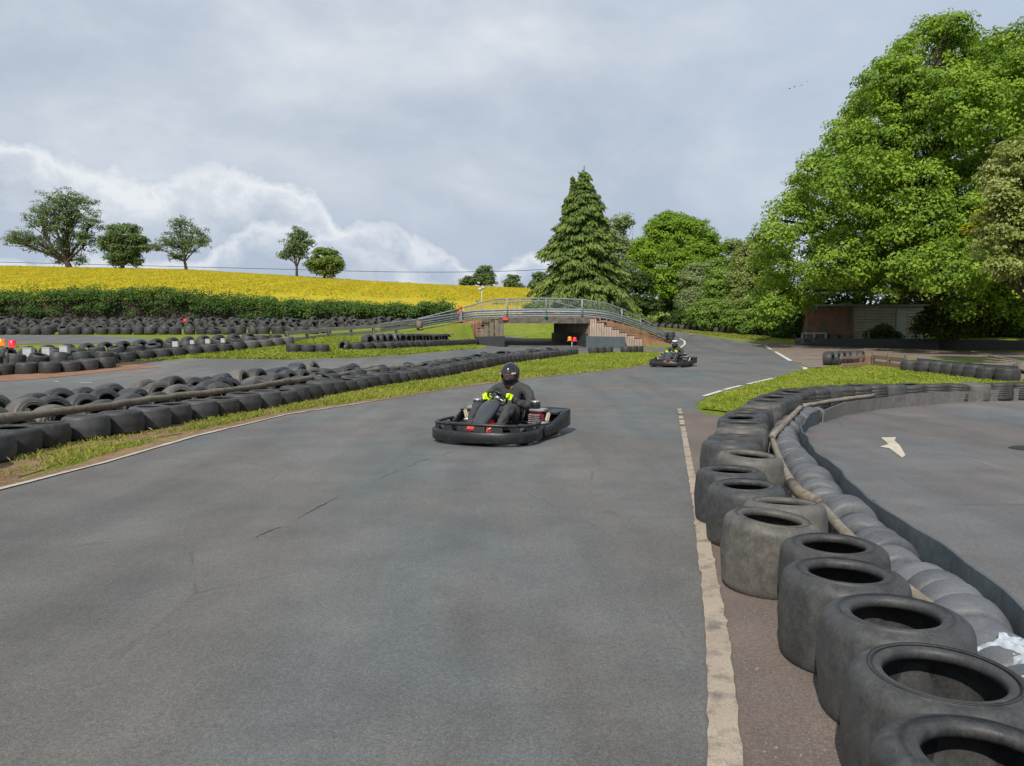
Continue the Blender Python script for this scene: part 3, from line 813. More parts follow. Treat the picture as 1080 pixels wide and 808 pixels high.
RP = [P(a[1], a[2], a[3]) for a in right] + [P(768, 465, .38)]
R0_ = [p.copy() for p in RP]; RS = [.272 * a[4] for a in right] + [.25]
for it in range(200):                     # no two tyres share the same ground
    for a in range(len(RP)):
        for b in range(a + 1, len(RP)):
            v = RP[b] - RP[a]; v.z = 0; need = (RS[a] + RS[b]) * .93
            if 1e-6 < v.length < need:
                v = v.normalized() * (need - v.length) * .5; RP[a] -= v; RP[b] += v
    for a in range(len(RP)): RP[a] += (R0_[a] - RP[a]) * .02
for (key, px, py, h, sc), lb, p in zip(right, desc, RP):
    put(key, p.x, p.y, 0.0, lb, GR, sc=sc, hs=h / ((.32 if key == 'dark' else .335) * sc), tilt=tuple(trng.normal(0, .012, 2)))
# continuing round the bend behind the sheets
bend = [Vector((RP[-1].x, RP[-1].y, .38)), P(777, 456, .38), P(783, 447, .38), P(784, 439, .38), P(796, 430, .38), P(812, 419, .41), P(832, 412.5, .42), P(860, 409.0, .40), P(900, 406, .38), P(960, 405, .34), P(1040, 404, .33), P(1120, 402.5, .33)]
bp = resample(bend, 0.50)
for i, p in enumerate(bp):
    far_ = i > 9
    key = "tread" if far_ and i % 4 != 2 else ["slick", "dark", "dusty", "slick2", "slick"][i % 5]
    hs = p.z / (0.35 if key == "tread" else .335)
    put(key, p.x + trng.normal(0, .02), p.y + trng.normal(0, .02), 0.0,
        f"{'ribbed dark' if key == 'tread' else 'tan dusty' if key == 'dusty' else 'worn grey'} tyre round the bend by the grass island, {ordinal(i + 1)} past the tan one", GR,
        sc=.95, hs=hs / .95, tilt=tuple(trng.normal(0, .05, 2)))

GL = "tyres in front of the log along the left verge"
path = resample([(p.x, p.y, 0) for p in LROW], 0.55)
for i, p in enumerate(path):
    key = ["dark", "slick", "dark2", "slick", "dark", "dark2", "slick2"][i % 7]
    put(key, p.x + trng.normal(0, .012), p.y + trng.normal(0, .02), None,
        f"dark slick tyre lying flat on the left verge, {ordinal(i + 1)} from the near end", GL, tilt=tuple(trng.normal(0, .028, 2)), hs=trng.uniform(.82, .93), sc=trng.uniform(.985, 1.03))
# low brown blocks at the far end and the row that doubles it
GL2 = "tyres doubling the left verge row"
dbl = [p for p in resample([(p.x, p.y, 0) for p in offs(LROW, -0.56)], 0.62) if p.y > 16 and p.y < 37]
for i, p in enumerate(dbl):
    put(["slick", "dark", "slick2"][i % 3], p.x + trng.normal(0, .05), p.y + trng.normal(0, .05), None, f"grey tyre behind the left verge row, {ordinal(i + 1)} past the log end", GL2,
        tilt=tuple(trng.normal(0, .14, 2)), sink=trng.uniform(-.05, .03))
# leaning half-sunk tyres behind the log
GU = "leaning tyres heaped behind the log"
ci = 0
for rowi, (o, sk) in enumerate(((-0.86, .16), (-1.40, .14), (-1.98, .10))):
    pp = [p for p in resample([(p.x, p.y, 0) for p in offs(LROW, o)], [.50, .54, .58][rowi]) if p.y < 20.5 - rowi * 0.6 and p.y > 6.2]
    for i, p in enumerate(pp):
        a = trng.normal(0, .16) - 0.52 + 0.12 * rowi
        put(["slick", "rubber", "dusty", "slick2", "slick"][i % 5] if i % 5 != 1 else "slick", p.x + trng.normal(0, .07), p.y + trng.normal(0, .05), 0.0,
            f"half sunk leaning tyre behind the log, {ordinal(i + 1)} of the {['front', 'middle', 'rear'][rowi]} line", GU, up=(math.cos(a), math.sin(a), trng.normal(.22, .10)), sink=sk + trng.normal(0, .04))

GP_ = "tyres in the pile between the middle and far tracks"
pileA = resample([G(-60, 400.5), G(0, 395.5), G(60, 393.5), G(112, 388.5)], .56)
for i, p in enumerate(pileA):
    put(["dark", "slick", "dark2"][i % 3], p.x, p.y, None, f"black tyre at the front foot of the middle pile, {ordinal(i + 1)} from its left end", GP_, tilt=tuple(trng.normal(0, .04, 2)))
pileA2 = resample([G(-60, 391.5), G(0, 388.5), G(60, 387), G(110, 384.5)], .58)
for i, p in enumerate(pileA2):
    put(["slick", "dark", "slick2"][i % 3], p.x, p.y, None, f"tilted tyre on the second step of the middle pile, {ordinal(i + 1)} from its left end", GP_, tilt=tuple(trng.normal(0, .22, 2)), sink=-.10)
pileB = resample([G(72, 386), G(130, 382), G(190, 376), G(240, 371), G(280, 367), G(303, 364)], .57)
for i, p in enumerate(pileB):
    put(["dark", "dark2", "slick"][i % 3] if i < len(pileB) - 4 else "dusty", p.x, p.y, None, f"{'tan' if i >= len(pileB) - 4 else 'black'} flat tyre on the long arm of the middle pile, {ordinal(i + 1)} from the left", GP_, tilt=tuple(trng.normal(0, .06, 2)))
pileC = resample([G(60, 379.5), G(130, 376.5), G(190, 371.5), G(240, 367), G(290, 362.5)], .60)
for i, p in enumerate(pileC):
    put(["slick", "dark", "slick"][i % 3], p.x, p.y, None, f"grey tyre in the second line of the middle pile's arm, {ordinal(i + 1)} from the left", GP_, tilt=tuple(trng.normal(0, .15, 2)), sink=-.05)
pileD = resample([G(8, 378), G(60, 375), G(130, 370.5), G(200, 365), G(262, 361)], .62)
for i, p in enumerate(pileD):
    put(["dark", "slick", "dark2"][i % 3], p.x, p.y, None, f"standing tyre along the crest of the middle pile, {ordinal(i + 1)} from the left", GP_, up=(1, -.55 + trng.normal(0, .15), .15), sink=.16)

GB = "tyres along the far grass strip"
backA = resample([(-31, 37.0), (-24, 37.0), (-16, 37.2), (-9.6, 37.8)], .60)
for i, p in enumerate(backA):
    put(["dark", "slick", "dark2", "dark", "dusty", "dark2", "dark"][i * 5 % 7], p.x + trng.normal(0, .05), p.y + trng.normal(0, .12), None, f"small black tyre on the far grass strip by the back track, {ordinal(i + 1)} from the left", GB, tilt=tuple(trng.normal(0, .10, 2)), hs=trng.uniform(.8, 1.2), sc=trng.uniform(.9, 1.06))
backB = resample([(-31, 38.6), (-24, 38.7), (-16, 39), (-9.5, 39.6)], .62)
for i, p in enumerate(backB):
    put(["slick", "dark"][i % 2], p.x, p.y + trng.normal(0, .05), None, f"tyre just behind the far grass strip row, {ordinal(i + 1)} from the left", GB, tilt=tuple(trng.normal(0, .25, 2)), sink=trng.uniform(-.12, .05))

GH = "half buried tyres along the hedge"
for rowi, yy in enumerate((50.5, 48.2, 46.0)):
    for i, p in enumerate(resample([(-34, yy), (-20, yy + .2), (-9, yy + .4), (-6.2, yy + 1.2 - .6 * rowi)], .62)):
        put(["dark", "slick"][(i + rowi) % 2], p.x + trng.normal(0, .10), p.y + trng.normal(0, .15), None,
            f"standing tyre half buried before the hedge, {ordinal(i + 1)} from left in the {['rear', 'middle', 'front'][rowi]} line", GH, up=(.75 + trng.normal(0, .3), -1, .10 + trng.normal(0, .1)), sink=.22 + trng.normal(0, .06), sc=trng.uniform(.9, 1.08))

GG = "tyres set on the grass before the ramp"
for i, (px, py) in enumerate(((310, 372.3), (324.5, 372.3), (339.5, 372.3))):
    p = G(px, py); put("dark", p.x, p.y, None, f"black tyre on the grass below the rail fence, {['left', 'middle', 'right'][i]} one of three side by side", GG)
p = G(363.5, 369.5); put("slick", p.x, p.y, None, "single worn tyre standing alone on the grass beside three flat ones", GG, up=(-.5, -1, .25), sink=.08, sc=.85)
GM = "tyres edging the grass before the bridge"
edge = resample([G(376, 369.5), G(410, 368.3), G(450, 366.5), G(480, 364.6), G(499, 363)], .58)
for i, p in enumerate(edge):
    put(["slick", "dark", "dark2"][i % 3], p.x, p.y, None, f"flat tyre edging the grass left of the bridge, {ordinal(i + 1)} from the left", GM, hs=.9, tilt=tuple(trng.normal(0, .05, 2)))
edge2 = resample([G(388, 364.5), G(430, 362.6), G(470, 361.0), G(497, 359.8)], .60)
for i, p in enumerate(edge2):
    put(["slick", "dusty", "dark"][i % 3] if i < 8 else ["dark", "slick"][i % 2], p.x, p.y, None, f"standing tyre behind the edging left of the bridge, {ordinal(i + 1)} from the left", GM, up=(1, -.6 + trng.normal(0, .2), .2), sink=.08)

GQ = "tyres heaped at the foot of the right ramp"
heap = resample([G(648, 365.4), G(665, 363.8), G(690, 362.8), G(706, 361.8)], .56)
for i, p in enumerate(heap):
    put(["dark", "dark2", "slick"][i % 3], p.x, p.y, None, f"black tyre at the foot of the bridge's right ramp, {ordinal(i + 1)} from the left", GQ, hs=1.15)
for i, p in enumerate(heap[1:]):
    put("dark", p.x + .1, p.y + .15, tz(p.x, p.y) + .34, f"tyre stacked on the ramp foot row, {ordinal(i + 1)} from the left", GQ, tilt=tuple(trng.normal(0, .1, 2)))
for i, (px, py) in enumerate(((626, 373.6), (633, 373.2), (641, 372.8), (660, 372.6), (667, 372.4), (673, 372.2))):
    p = G(px, py); put(["dusty", "slick", "dark"][i % 3] if i < 3 else "dark", p.x, p.y, None, f"tyre closing the junction gap by the far kart, {ordinal(i + 1)} from the left", GQ, hs=1.1)

GF = "half buried tyres along the far bend"
bendrow = [(10.4, 61.2), (12.0, 59.3), (13.6, 56.8), (15.4, 54.2), (17.2, 52.2), (19.3, 50.4), (20.8, 49.6)]
for i, p in enumerate(resample(bendrow, .66)):
    put(["dark", "slick"][i % 2], p.x, p.y, None, f"standing tyre half buried outside the far bend, {ordinal(i + 1)} from the ramp", GF, up=(1, -.7, .05), sink=.14)

GI = "tyres beyond the grass island"
for i, (px, py) in enumerate(((874, 385.5), (880, 385), (886, 384.6), (893, 384.2), (900, 384), (906, 384))):
    p = G(px, py); put(["dark", "slick", "dark2"][i % 3], p.x, p.y, None, f"black tyre bundled with planks beyond the grass island, {ordinal(i + 1)} from the left", GI, up=(1, -.7, .1), sink=.04)
isb = resample([G(960, 393), G(985, 395), G(1010, 398), G(1040, 402), G(1062, 404)], .60)
for i, p in enumerate(isb):
    put(["dark", "dark2", "slick"][i % 3], p.x, p.y, None, f"black tyre at the island's far right edge, {ordinal(i + 1)} past the plank rail", GI, hs=1.15)

TYRES.sort(key=lambda t: -t[0])
KEYS = {"rubber": "slick"}
for s_, key, Mx, lab, grp in TYRES[:296]:
    key = KEYS.get(key, key)
    o = bpy.data.objects.new("crash_barrier_tyre", TY[key]); o.matrix_world = Mx; link(o); tag(o, lab, "tyre", grp)
VV, FF, TT, off = {}, {}, {}, {}
for s_, key, Mx, lab, grp in TYRES[296:]:
    key = {"slick": "slick", "slick2": "slick", "dusty": "dusty", "rubber": "slick"}.get(key, "dark")
    me = FAR[key]; n = len(me.vertices)
    co = np.empty(n * 3, np.float32); me.vertices.foreach_get("co", co)
    A = np.array(Mx); c = co.reshape(-1, 3) @ A[:3, :3].T + A[:3, 3]
    VV.setdefault("a", []).append(c); f = np.array([p.vertices[:] for p in me.polygons]); FF.setdefault("a", []).append(f + off.get("a", 0)); off["a"] = off.get("a", 0) + n
if VV:
    o = link(bpy.data.objects.new("tyre_wall", np_mesh("tyre_wall", np.concatenate(VV["a"]), np.concatenate(FF["a"]), M['rubber_dark'], smooth=True)))
    tag(o, "far mass of small half buried tyres along hedge and far bend", "tyres", kind="stuff")
print("TYRES", len(TYRES))
# ------------------------------------------------------------------ right-hand barrier: rolls, belts and poles
SHEET_PATH = smooth_path([Vector((2.14, 1.2, .20)), P(1180, 740, .20), P(1080, 642, .20), P(1040, 612, .205), P(999, 586.5, .20), P(960, 556, .21), P(921, 529, .20), P(904, 513, .21), P(888, 499, .21), P(870, 482, .20), P(858, 471, .20), P(848, 459, .20), P(845, 451, .20), P(848, 441, .20), P(866, 431.5, .205), P(892, 424.5, .21), P(925, 419, .215), P(970, 415, .22), P(1014, 412, .22), P(1080, 410, .22), P(1180, 408.5, .22)], 2)
sp_all = resample(SHEET_PATH, 0.12)
brk1 = min(range(len(sp_all)), key=lambda i: (sp_all[i] - P(921, 529, .20)).length)
brk2 = min(range(len(sp_all)), key=lambda i: (sp_all[i] - P(864, 432, .205)).length)
def belt(name, pts, mat, label, side=0.0, amp=0.015, seed=0, thick=0.016, base=None, tag_cat="belt", group="rubber belts edging the inner circuit"):
    r = np.random.default_rng(seed); rows = []
    ph = r.uniform(0, 6, 3)
    for i, p in enumerate(pts):
        d = (pts[min(i + 1, len(pts) - 1)] - pts[max(i - 1, 0)]); d.z = 0; d.normalize(); n = Vector((d.y, -d.x, 0))
        w = side + amp * math.sin(i * .45 + ph[0]) + amp * .5 * math.sin(i * 1.1 + ph[1])
        zt = p.z + .010 * math.sin(i * .3 + ph[2]); g0 = (tz(p.x, p.y) if base is None else base) - .01
        a = p + n * w; lean = n * 0.02
        rows.append([(a.x - n.x * thick / 2 - lean.x, a.y - n.y * thick / 2 - lean.y, g0), (a.x - n.x * thick / 2, a.y - n.y * thick / 2, zt), (a.x + n.x * thick / 2, a.y + n.y * thick / 2, zt), (a.x + n.x * thick / 2 - lean.x, a.y + n.y * thick / 2 - lean.y, g0)])
    m = MB(); m.grid(rows, smooth=False, close_u=True)
    m.f.append((0, 1, 2, 3)); m.f.append(tuple(len(m.v) - 4 + k for k in (3, 2, 1, 0))); m.sm += [False, False]
    o = m.build(name, mat); recalc(o); return tag(o, label, tag_cat, group)
belt("rubber_belt", sp_all[:brk1 + 2], M['belt'], "dark blue grey rubber belt standing on edge beside the nearest grey rolls", 0.03, seed=1)
belt("rubber_belt", sp_all[brk1 - 2:brk2], M['belt'], "dark rubber belt curving in behind the rolls at the tight of the bend", 0.0, seed=2)
belt("rubber_belt", sp_all[brk2:], M['belt_dirty'], "long dirty grey belt facing the inner circuit below the ribbed tyres", 0.02, .008, seed=3, thick=.02)

rp = [q for q in resample(offs(SHEET_PATH, -0.20), 0.178) if q.y > 1.5][:200]
rp = [q for q in rp if not (q.x > 4.6)]
m = MB(); rr, hw = .171, .082
m.lathe([(.07, -hw + .03), (.08, -hw + .004), (.105, -hw), (.140, -hw + .002), (.158, -hw + .010), (.167, -hw + .026), (rr, 0), (.167, hw - .026), (.158, hw - .010), (.140, hw - .002), (.105, hw), (.08, hw - .004), (.07, hw - .03)], 36, Matrix.Rotation(R(90), 4, 'X'), closed=True)
roll_me = m.mesh("roll", M['roll'])
for i, q in enumerate(rp):
    b = rp[min(i + 1, len(rp) - 1)]; a = rp[max(i - 1, 0)]
    o = link(bpy.data.objects.new("rubber_roll", roll_me)); s = trng.uniform(.90, 1.08)
    o.location = (q.x + trng.normal(0, .015), q.y, .035 + trng.normal(0, .018)); o.rotation_euler = (trng.normal(0, .05), trng.uniform(0, 6), 0)
    an = math.atan2(b.y - a.y, b.x - a.x) - math.pi / 2 + trng.normal(0, .13)
    o.rotation_mode = 'XYZ'; o.matrix_world = Matrix.Translation(o.location) @ Matrix.Rotation(an, 4, 'Z') @ Matrix.Rotation(trng.normal(.10, .09), 4, 'X') @ Matrix.Rotation(trng.uniform(0, 6), 4, 'Y') @ Matrix.Diagonal((s, 1, s, 1))
    tag(o, f"rounded grey rubber roll beside the dark belt, {ordinal(i + 1)} from the near end", "rubber roll", "rolls packed between the tyres and the belt")

def pole(pts, rad, mat, label, name="wooden_pole", cat="pole", group="poles laid along the right barrier", n=10, seed=0):
    q = resample(pts, .25); r = np.random.default_rng(seed)
    rads = [(rad if not isinstance(rad, tuple) else rad[0] + (rad[1] - rad[0]) * i / max(1, len(q) - 1)) * (1 + r.normal(0, .05)) for i in range(len(q))]
    q = [p + Vector((0, 0, r.normal(0, .003) - .02)) for p in q]
    o = MB().tube(q, rads, n).build(name, mat); return tag(o, label, cat, group)
pole([P(922, 415.8, .24), P(880, 421, .25), P(846, 427, .25)], .031, M['pole'], "pale pole running behind the belt below the ribbed tyres", seed=1)
pole([P(845, 427.5, .25), P(814, 459, .24)], .035, M['pole'], "short pale pole slanting beside the stacked worn tyres", seed=2)
pole([P(814.5, 461, .23), P(822, 481, .23), P(836, 510, .23)], .031, M['pole'], "pale weathered pole beside the tan topped tyre", seed=3)
pole([P(835, 508, .25), P(843, 516, .25), P(861, 526, .25)], (.05, .035), M['log'], "knotty broken branch end between two poles", seed=4)
pole([P(866, 531, .22), P(893, 560, .21), P(925, 592, .2), P(962, 622, .18), P(1020, 665, .12)], .034, M['pole'], "long pale pole half hidden behind the front slick tyres", seed=5)

# crumpled plastic sheet on the rolls
c0 = P(1088, 696, .22)
rows = []; r = np.random.default_rng(3)
for i in range(40):
    rows.append([])
    for j in range(40):
        u, v = i / 39 - .5, j / 39 - .5
        z = .012 * math.sin(u * 19 + 3 * v) * math.cos(v * 11 + u * 4) + .005 * math.sin(u * 47 + v * 31) + .004 * math.sin(v * 63 - u * 20) + r.normal(0, .0006) + .010 * abs(math.sin(u * 8 + v * 21)) - .008 * abs(math.sin(v * 14 - u * 23))
        rows[-1].append((c0.x + .02 + u * .24 + .03 * v + .02 * math.sin(v * 9), c0.y + v * .42 + u * .1 + .02 * math.sin(u * 12), .222 - 1.1 * u * u * .25 + z))
o = MB().grid(rows).build("plastic_sheet", M['cloth']); tag(o, "crumpled white plastic sheet lying over the grey rolls", "sheet")
mod = o.modifiers.new("solid", 'SOLIDIFY'); mod.thickness = .003

# stones inside two front tyres
def rock(p, r, label, mat='rock', seed=0, name="stone", cat="stone"):
    bm = bmesh.new(); bmesh.ops.create_icosphere(bm, subdivisions=3, radius=r); g_ = np.random.default_rng(seed); k = g_.normal(0, 1, (5, 3))
    for v in bm.verts:
        d = sum(math.sin(v.co.dot(Vector(kk)) / r * 1.7 + i) for i, kk in enumerate(k)) * .05; v.co *= 1 + d; v.co.z *= .7
    me = bpy.data.meshes.new(name); bm.to_mesh(me); bm.free(); me.materials.append(M[mat])
    o = link(bpy.data.objects.new(name, me)); o.location = p; return tag(o, label, cat)
t3 = P(944, 648, .295); t2 = P(987, 707, .30); t1 = P(1030, 784, .30)
rock((RP[2].x - .05, RP[2].y + .05, .06), .08, "brown rock lying inside the third tyre of the right row", seed=1)
rock((RP[1].x - .02, RP[1].y + .04, .03), .08, "low brown stone inside the second tyre of the right row", seed=2)
rock((RP[0].x - .0, RP[0].y + .05, .04), .10, "round grey stone inside the frontmost right tyre", 'concrete_dark', seed=3)
rock(G(729, 354.5) + Vector((0, 0, .05)), .14, "small brown lump lying on the far bend of the track", seed=4)

# dark puddle-like drain
dp = P(1085, 473, .01); m = MB(); m.lathe([(.0001, .012), (.19, .012), (.21, .004)], 28, Matrix.Translation((dp.x, dp.y, .008)) @ Matrix.Diagonal((1, .8, 1, 1)))
tag(m.build("drain_cover", M['black_metal']), "dark round drain cover at the right edge of the inner circuit", "drain cover")

# little stones on the brown strip
m = MB(); r = np.random.default_rng(8)
for k in range(420):
    px, py = r.uniform(745, 900), r.uniform(480, 800); p = P(px, py, .01)
    lx = np.interp(p.y, [a.y for a in RLINE][::1], [a.x for a in RLINE])
    if p.x < lx + .1: continue
    s = abs(r.normal(0, .0018)) + .001
    m.box((p.x, p.y, .010 + s * .4), (s * 2, s * 1.6, s * 1.2), Euler((0, 0, r.uniform(0, 3))))
tag(m.build("gravel", M['concrete']), "loose grit scattered on the brown tarmac strip", "grit", kind="stuff")
rock(P(822, 643, .012), .016, "orange brown clod on the brown tarmac strip", 'red_earth', seed=6, name="clod", cat="clod")

# log along the left row
LG = offs(LROW, -0.52)
lg = [p for p in resample(LG, .3) if p.y < 23.5]
lgp = [Vector((p.x, p.y, .315)) for p in lg]
n1 = int(len(lgp) * .60)
def knotty(pts, rad, label, seed):
    r = np.random.default_rng(seed); rads = [rad * (1 + r.normal(0, .05) + (.35 if i in (9, 10, 31) else 0)) for i in range(len(pts))]
    o = MB().tube([p + Vector((0, 0, r.normal(0, .008))) for p in pts], rads, 12).build("log", M['log']); tag(o, label, "log", "logs along the left verge row")
knotty(lgp[:n1], .050, "long weathered log lying behind the nearest left verge tyres", 1)
knotty(lgp[n1 - 1:], .044, "thinner log continuing along the left row towards the bridge", 2)

# ------------------------------------------------------------------ bridge and its ramps
RAIL = [(300, 354, 31), (324, 352, 33), (346, 349.5, 35), (394, 346, 39), (441, 340, 42.5), (485, 333, 44.7), (500, 330.7, 45), (535, 329.6, 45.1), (575, 328.9, 45.1), (620, 329.5, 45.1), (640, 331.6, 45.3), (660, 337, 45.9), (690, 348.5, 47), (703, 354.5, 47.4)]
RAILP = [D(*p) for p in RAIL]
def along(px0, px1, n=40):
    pxs = np.linspace(px0, px1, n); A = np.array([(p[0], q.x, q.y, q.z) for p, q in zip(RAIL, RAILP)])
    return [Vector([np.interp(t, A[:, 0], A[:, k]) for k in (1, 2, 3)]) for t in pxs]
def bank(name, px0, px1, fw, mat, label, drop=.42, lift=0.0, n=40, back=8.0, seed=0, cat="bank"):
    pts = along(px0, px1, n); rows = []; r = np.random.default_rng(seed)
    for i, p in enumerate(pts):
        d = (pts[min(i + 1, n - 1)] - pts[max(i - 1, 0)]); d.z = 0; d.normalize(); nn = Vector((d.y, -d.x, 0)); row = []
        f = fw[0] + (fw[1] - fw[0]) * i / (n - 1)
        for s, k in ((f, 0), (f * .8, .12), (f * .55, .42), (f * .3, .78), (.25, .97), (-.3, 1), (-2, 1), (-4.4, 1), (-back * .75, .4), (-back, 0)):
            q = p + nn * s; g0 = tz(q.x, q.y); top = max(p.z - drop, g0 + .02)
            row.append((q.x + r.normal(0, .02), q.y, g0 - .06 + (top - g0 + .06) * k + lift + (r.normal(0, .02) if 0 < k < 1 else 0)))
        rows.append(row)
    o = MB().grid(rows).build(name, mat); recalc(o); return tag(o, label, cat, kind="structure")
bank("grass_bank", 296, 496, (4.6, 1.4), M['ground'], "grass bank carrying the left ramp up to the bridge", seed=1)
bank("earth_bank", 487, 508, (1.3, .15), M['red_earth'], "bare reddish earth bank beside the bridge's left abutment", drop=.40, lift=.03, seed=2, n=24)
bank("ramp_bank", 626, 704, (.55, .4), M['red_earth'], "brown earth filling of the right ramp behind its stepped wall", drop=.34, seed=3, back=5.6)

br = empty("footbridge", (2.2, 45, tz(2.2, 45)))
tag(br, "low concrete kart bridge with steel guard rails over the middle track", "bridge")
bx = br.location.copy()
def bpart(name, mb, mat, parent=br, rc=True):
    o = bpy.data.objects.new(name, mb.mesh(name, mat)); link(o); o.parent = parent
    q = parent; off = Vector(q.location)
    while q.parent: q = q.parent; off += q.location
    o.data.transform(Matrix.Translation(-off))
    if rc: recalc(o)
    return o
def prism(poly_xz, y0, y1, skew=0.0):
    m = MB(); n = len(poly_xz)
    m.add([(x, y0, z) for x, z in poly_xz] + [(x + skew, y1, z) for x, z in poly_xz], [tuple(range(n)), tuple(range(n, 2 * n))[::-1]] + [(i, (i + 1) % n, n + (i + 1) % n, n + i) for i in range(n)]); return m
SK = -1.75
bpart("deck", prism([(-1.0, 1.60), (5.15, 1.60), (5.15, 1.90), (2, 1.97), (-1.0, 1.86)], 45.02, 49.6, SK), M['concrete'])
bpart("edge_beam", prism([(-.80, 1.56), (4.85, 1.56), (4.85, 1.88), (2.0, 1.92), (-.80, 1.86)], 44.84, 45.016, -.06), M['concrete_dark'])
m = MB()
for k in range(26):
    t = k / 25; m.box((-.55 + (-.0) + SK * t - .16, 45.06 + 4.5 * t, .95), (.16, .17, 1.3))
bpart("side_wall", m, M['timber'])
m = MB()
for k in range(26):
    t = k / 25; m.box((4.50 + SK * t, 45.06 + 4.5 * t, .95), (.16, .17, 1.3))
bpart("side_wall", m, M['timber'])
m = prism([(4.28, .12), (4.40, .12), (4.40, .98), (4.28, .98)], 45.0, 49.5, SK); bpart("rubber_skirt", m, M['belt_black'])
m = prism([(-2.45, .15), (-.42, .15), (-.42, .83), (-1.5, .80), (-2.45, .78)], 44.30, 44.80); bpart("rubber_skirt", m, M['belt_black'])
m = prism([(4.25, .1), (6.5, .12), (6.5, .78), (4.25, .83)], 44.40, 44.80); bpart("rubber_skirt", m, M['belt'])
# stepped timber wall on the left
ww = MB(); cap = MB()
steps = [(499.5, 352.5), (504, 349), (508.5, 345.6), (513, 342.4), (518.5, 339.2), (524, 336.6), (529, 335.2)]
for px, py in steps:
    q = D(px, py, 44.95); ww.box((q.x, 44.95, (.45 + q.z) / 2), (.26, .2, q.z - .45), None, .015)
    cap.box((q.x - .08, 44.93, q.z + .02), (.44, .26, .05), None, .01)
w_ = bpart("stepped_wall", ww, M['timber']); bpart("cap_plank", cap, M['timber'], w_)
ww = MB(); cap = MB()
for i, (px0, px1, py) in enumerate(((622, 629, 335.5), (629, 637, 340), (637, 645, 343.8), (645, 653, 347.2), (653, 661, 350.4), (661, 669, 353.6), (669, 677, 356.6))):
    a = D(px0, py, 44.92 + .04 * i); b_ = D(px1, py, 44.92 + .04 * i); n = 3
    for k in range(n):
        x = a.x + (b_.x - a.x) * (k + .5) / n; ww.box((x, a.y, (.2 + a.z) / 2), ((b_.x - a.x) / n - .015, .18, a.z - .2), None, .012)
    cap.box(((a.x + b_.x) / 2 + .06, a.y - .02, a.z + .03), (b_.x - a.x + .14, .24, .06), None, .01)
w_ = bpart("stepped_wall", ww, M['pink_timber']); bpart("cap_plank", cap, M['plank'], w_)
# guard rails: two corrugated beams on posts
def wbeam(pts, dz, h=.22, out=.0):
    prof = [(-.5, 0), (-.42, .03), (-.3, .05), (-.18, .03), (-.08, 0), (.08, 0), (.18, .03), (.3, .05), (.42, .03), (.5, 0)]
    rows = []
    for i, p in enumerate(pts):
        d = (pts[min(i + 1, len(pts) - 1)] - pts[max(i - 1, 0)]); d.z = 0; d.normalize(); nn = Vector((d.y, -d.x, 0))
        rows.append([tuple(p + nn * (o_ + out) + Vector((0, 0, dz + k * h))) for k, o_ in prof])
    return MB().grid(rows)
gpts = resample(along(400, 702, 70), .4)
bpart("guard_rail", wbeam(gpts, 0.08, .24), M['steel'], rc=False)
bpart("guard_rail", wbeam(gpts, -.17, .20), M['dull_steel'], rc=False)
HAND = [(441, 336.5, 42.6), (485, 325.5, 44.8), (512, 317.6, 45.05), (524, 315.2, 45.1), (576, 314.6, 45.1), (614, 316, 45.1), (640, 320, 45.3), (656, 326, 45.8), (690, 343, 47), (707, 355.5, 47.5)]
hp = [D(*p) for p in HAND]
bpart("handrail", MB().tube(hp, .035, 8), M['steel'])
for px, py0, py1, Y, rad in ((535, 315, 335, 45.05, .04), (576, 314.5, 334, 45.05, .03), (614, 315.4, 336, 45.02, .06), (656, 326, 341, 45.75, .05), (441, 336.6, 345, 42.6, .05), (463, 331, 342, 43.7, .035), (676, 335.5, 349, 46.4, .03)):
    a, b_ = D(px, py0, Y), D(px, py1, Y); bpart("rail_post", MB().tube([a, b_], rad, 8), M['steel'])
m = MB()
hpA = np.array([(p[0], q.x, q.y, q.z) for p, q in zip(HAND, hp)])
for t in np.linspace(0.06, .94, 9):
    row = []
    for px in np.linspace(490, 655, 30):
        u = Vector([np.interp(px, hpA[:, 0], hpA[:, k]) for k in (1, 2, 3)]); lo = along(px, px, 1)[0]
        row.append(u + (lo + Vector((0, 0, .2)) - u) * t)
    m.tube(row, .006, 4)
for px in np.linspace(490, 655, 90):
    u = Vector([np.interp(px, hpA[:, 0], hpA[:, k]) for k in (1, 2, 3)]); lo = along(px, px, 1)[0]
    m.tube([u, lo + Vector((0, 0, .2))], .006, 4)
bpart("wire_mesh", m, M['dull_steel'], rc=False)
back_r = [D(*p) for p in [(520, 320, 50), (545, 318.2, 50), (580, 316.6, 50), (613, 326, 50.2), (640, 333.5, 50.5)]]
bpart("handrail", MB().tube(back_r, .03, 8), M['steel'])
for p in back_r[1:]: bpart("rail_post", MB().tube([p, p - Vector((0, 0, .9))], .03, 8), M['steel'])
q = D(533, 336.5, 44.75); bpart("reflector", MB().box(q, (.32, .03, .16), None, .01), M['red_paint'])
q = D(576, 333.6, 44.75); bpart("lamp", MB().ball(q, .10, 8), M['green_lens'])

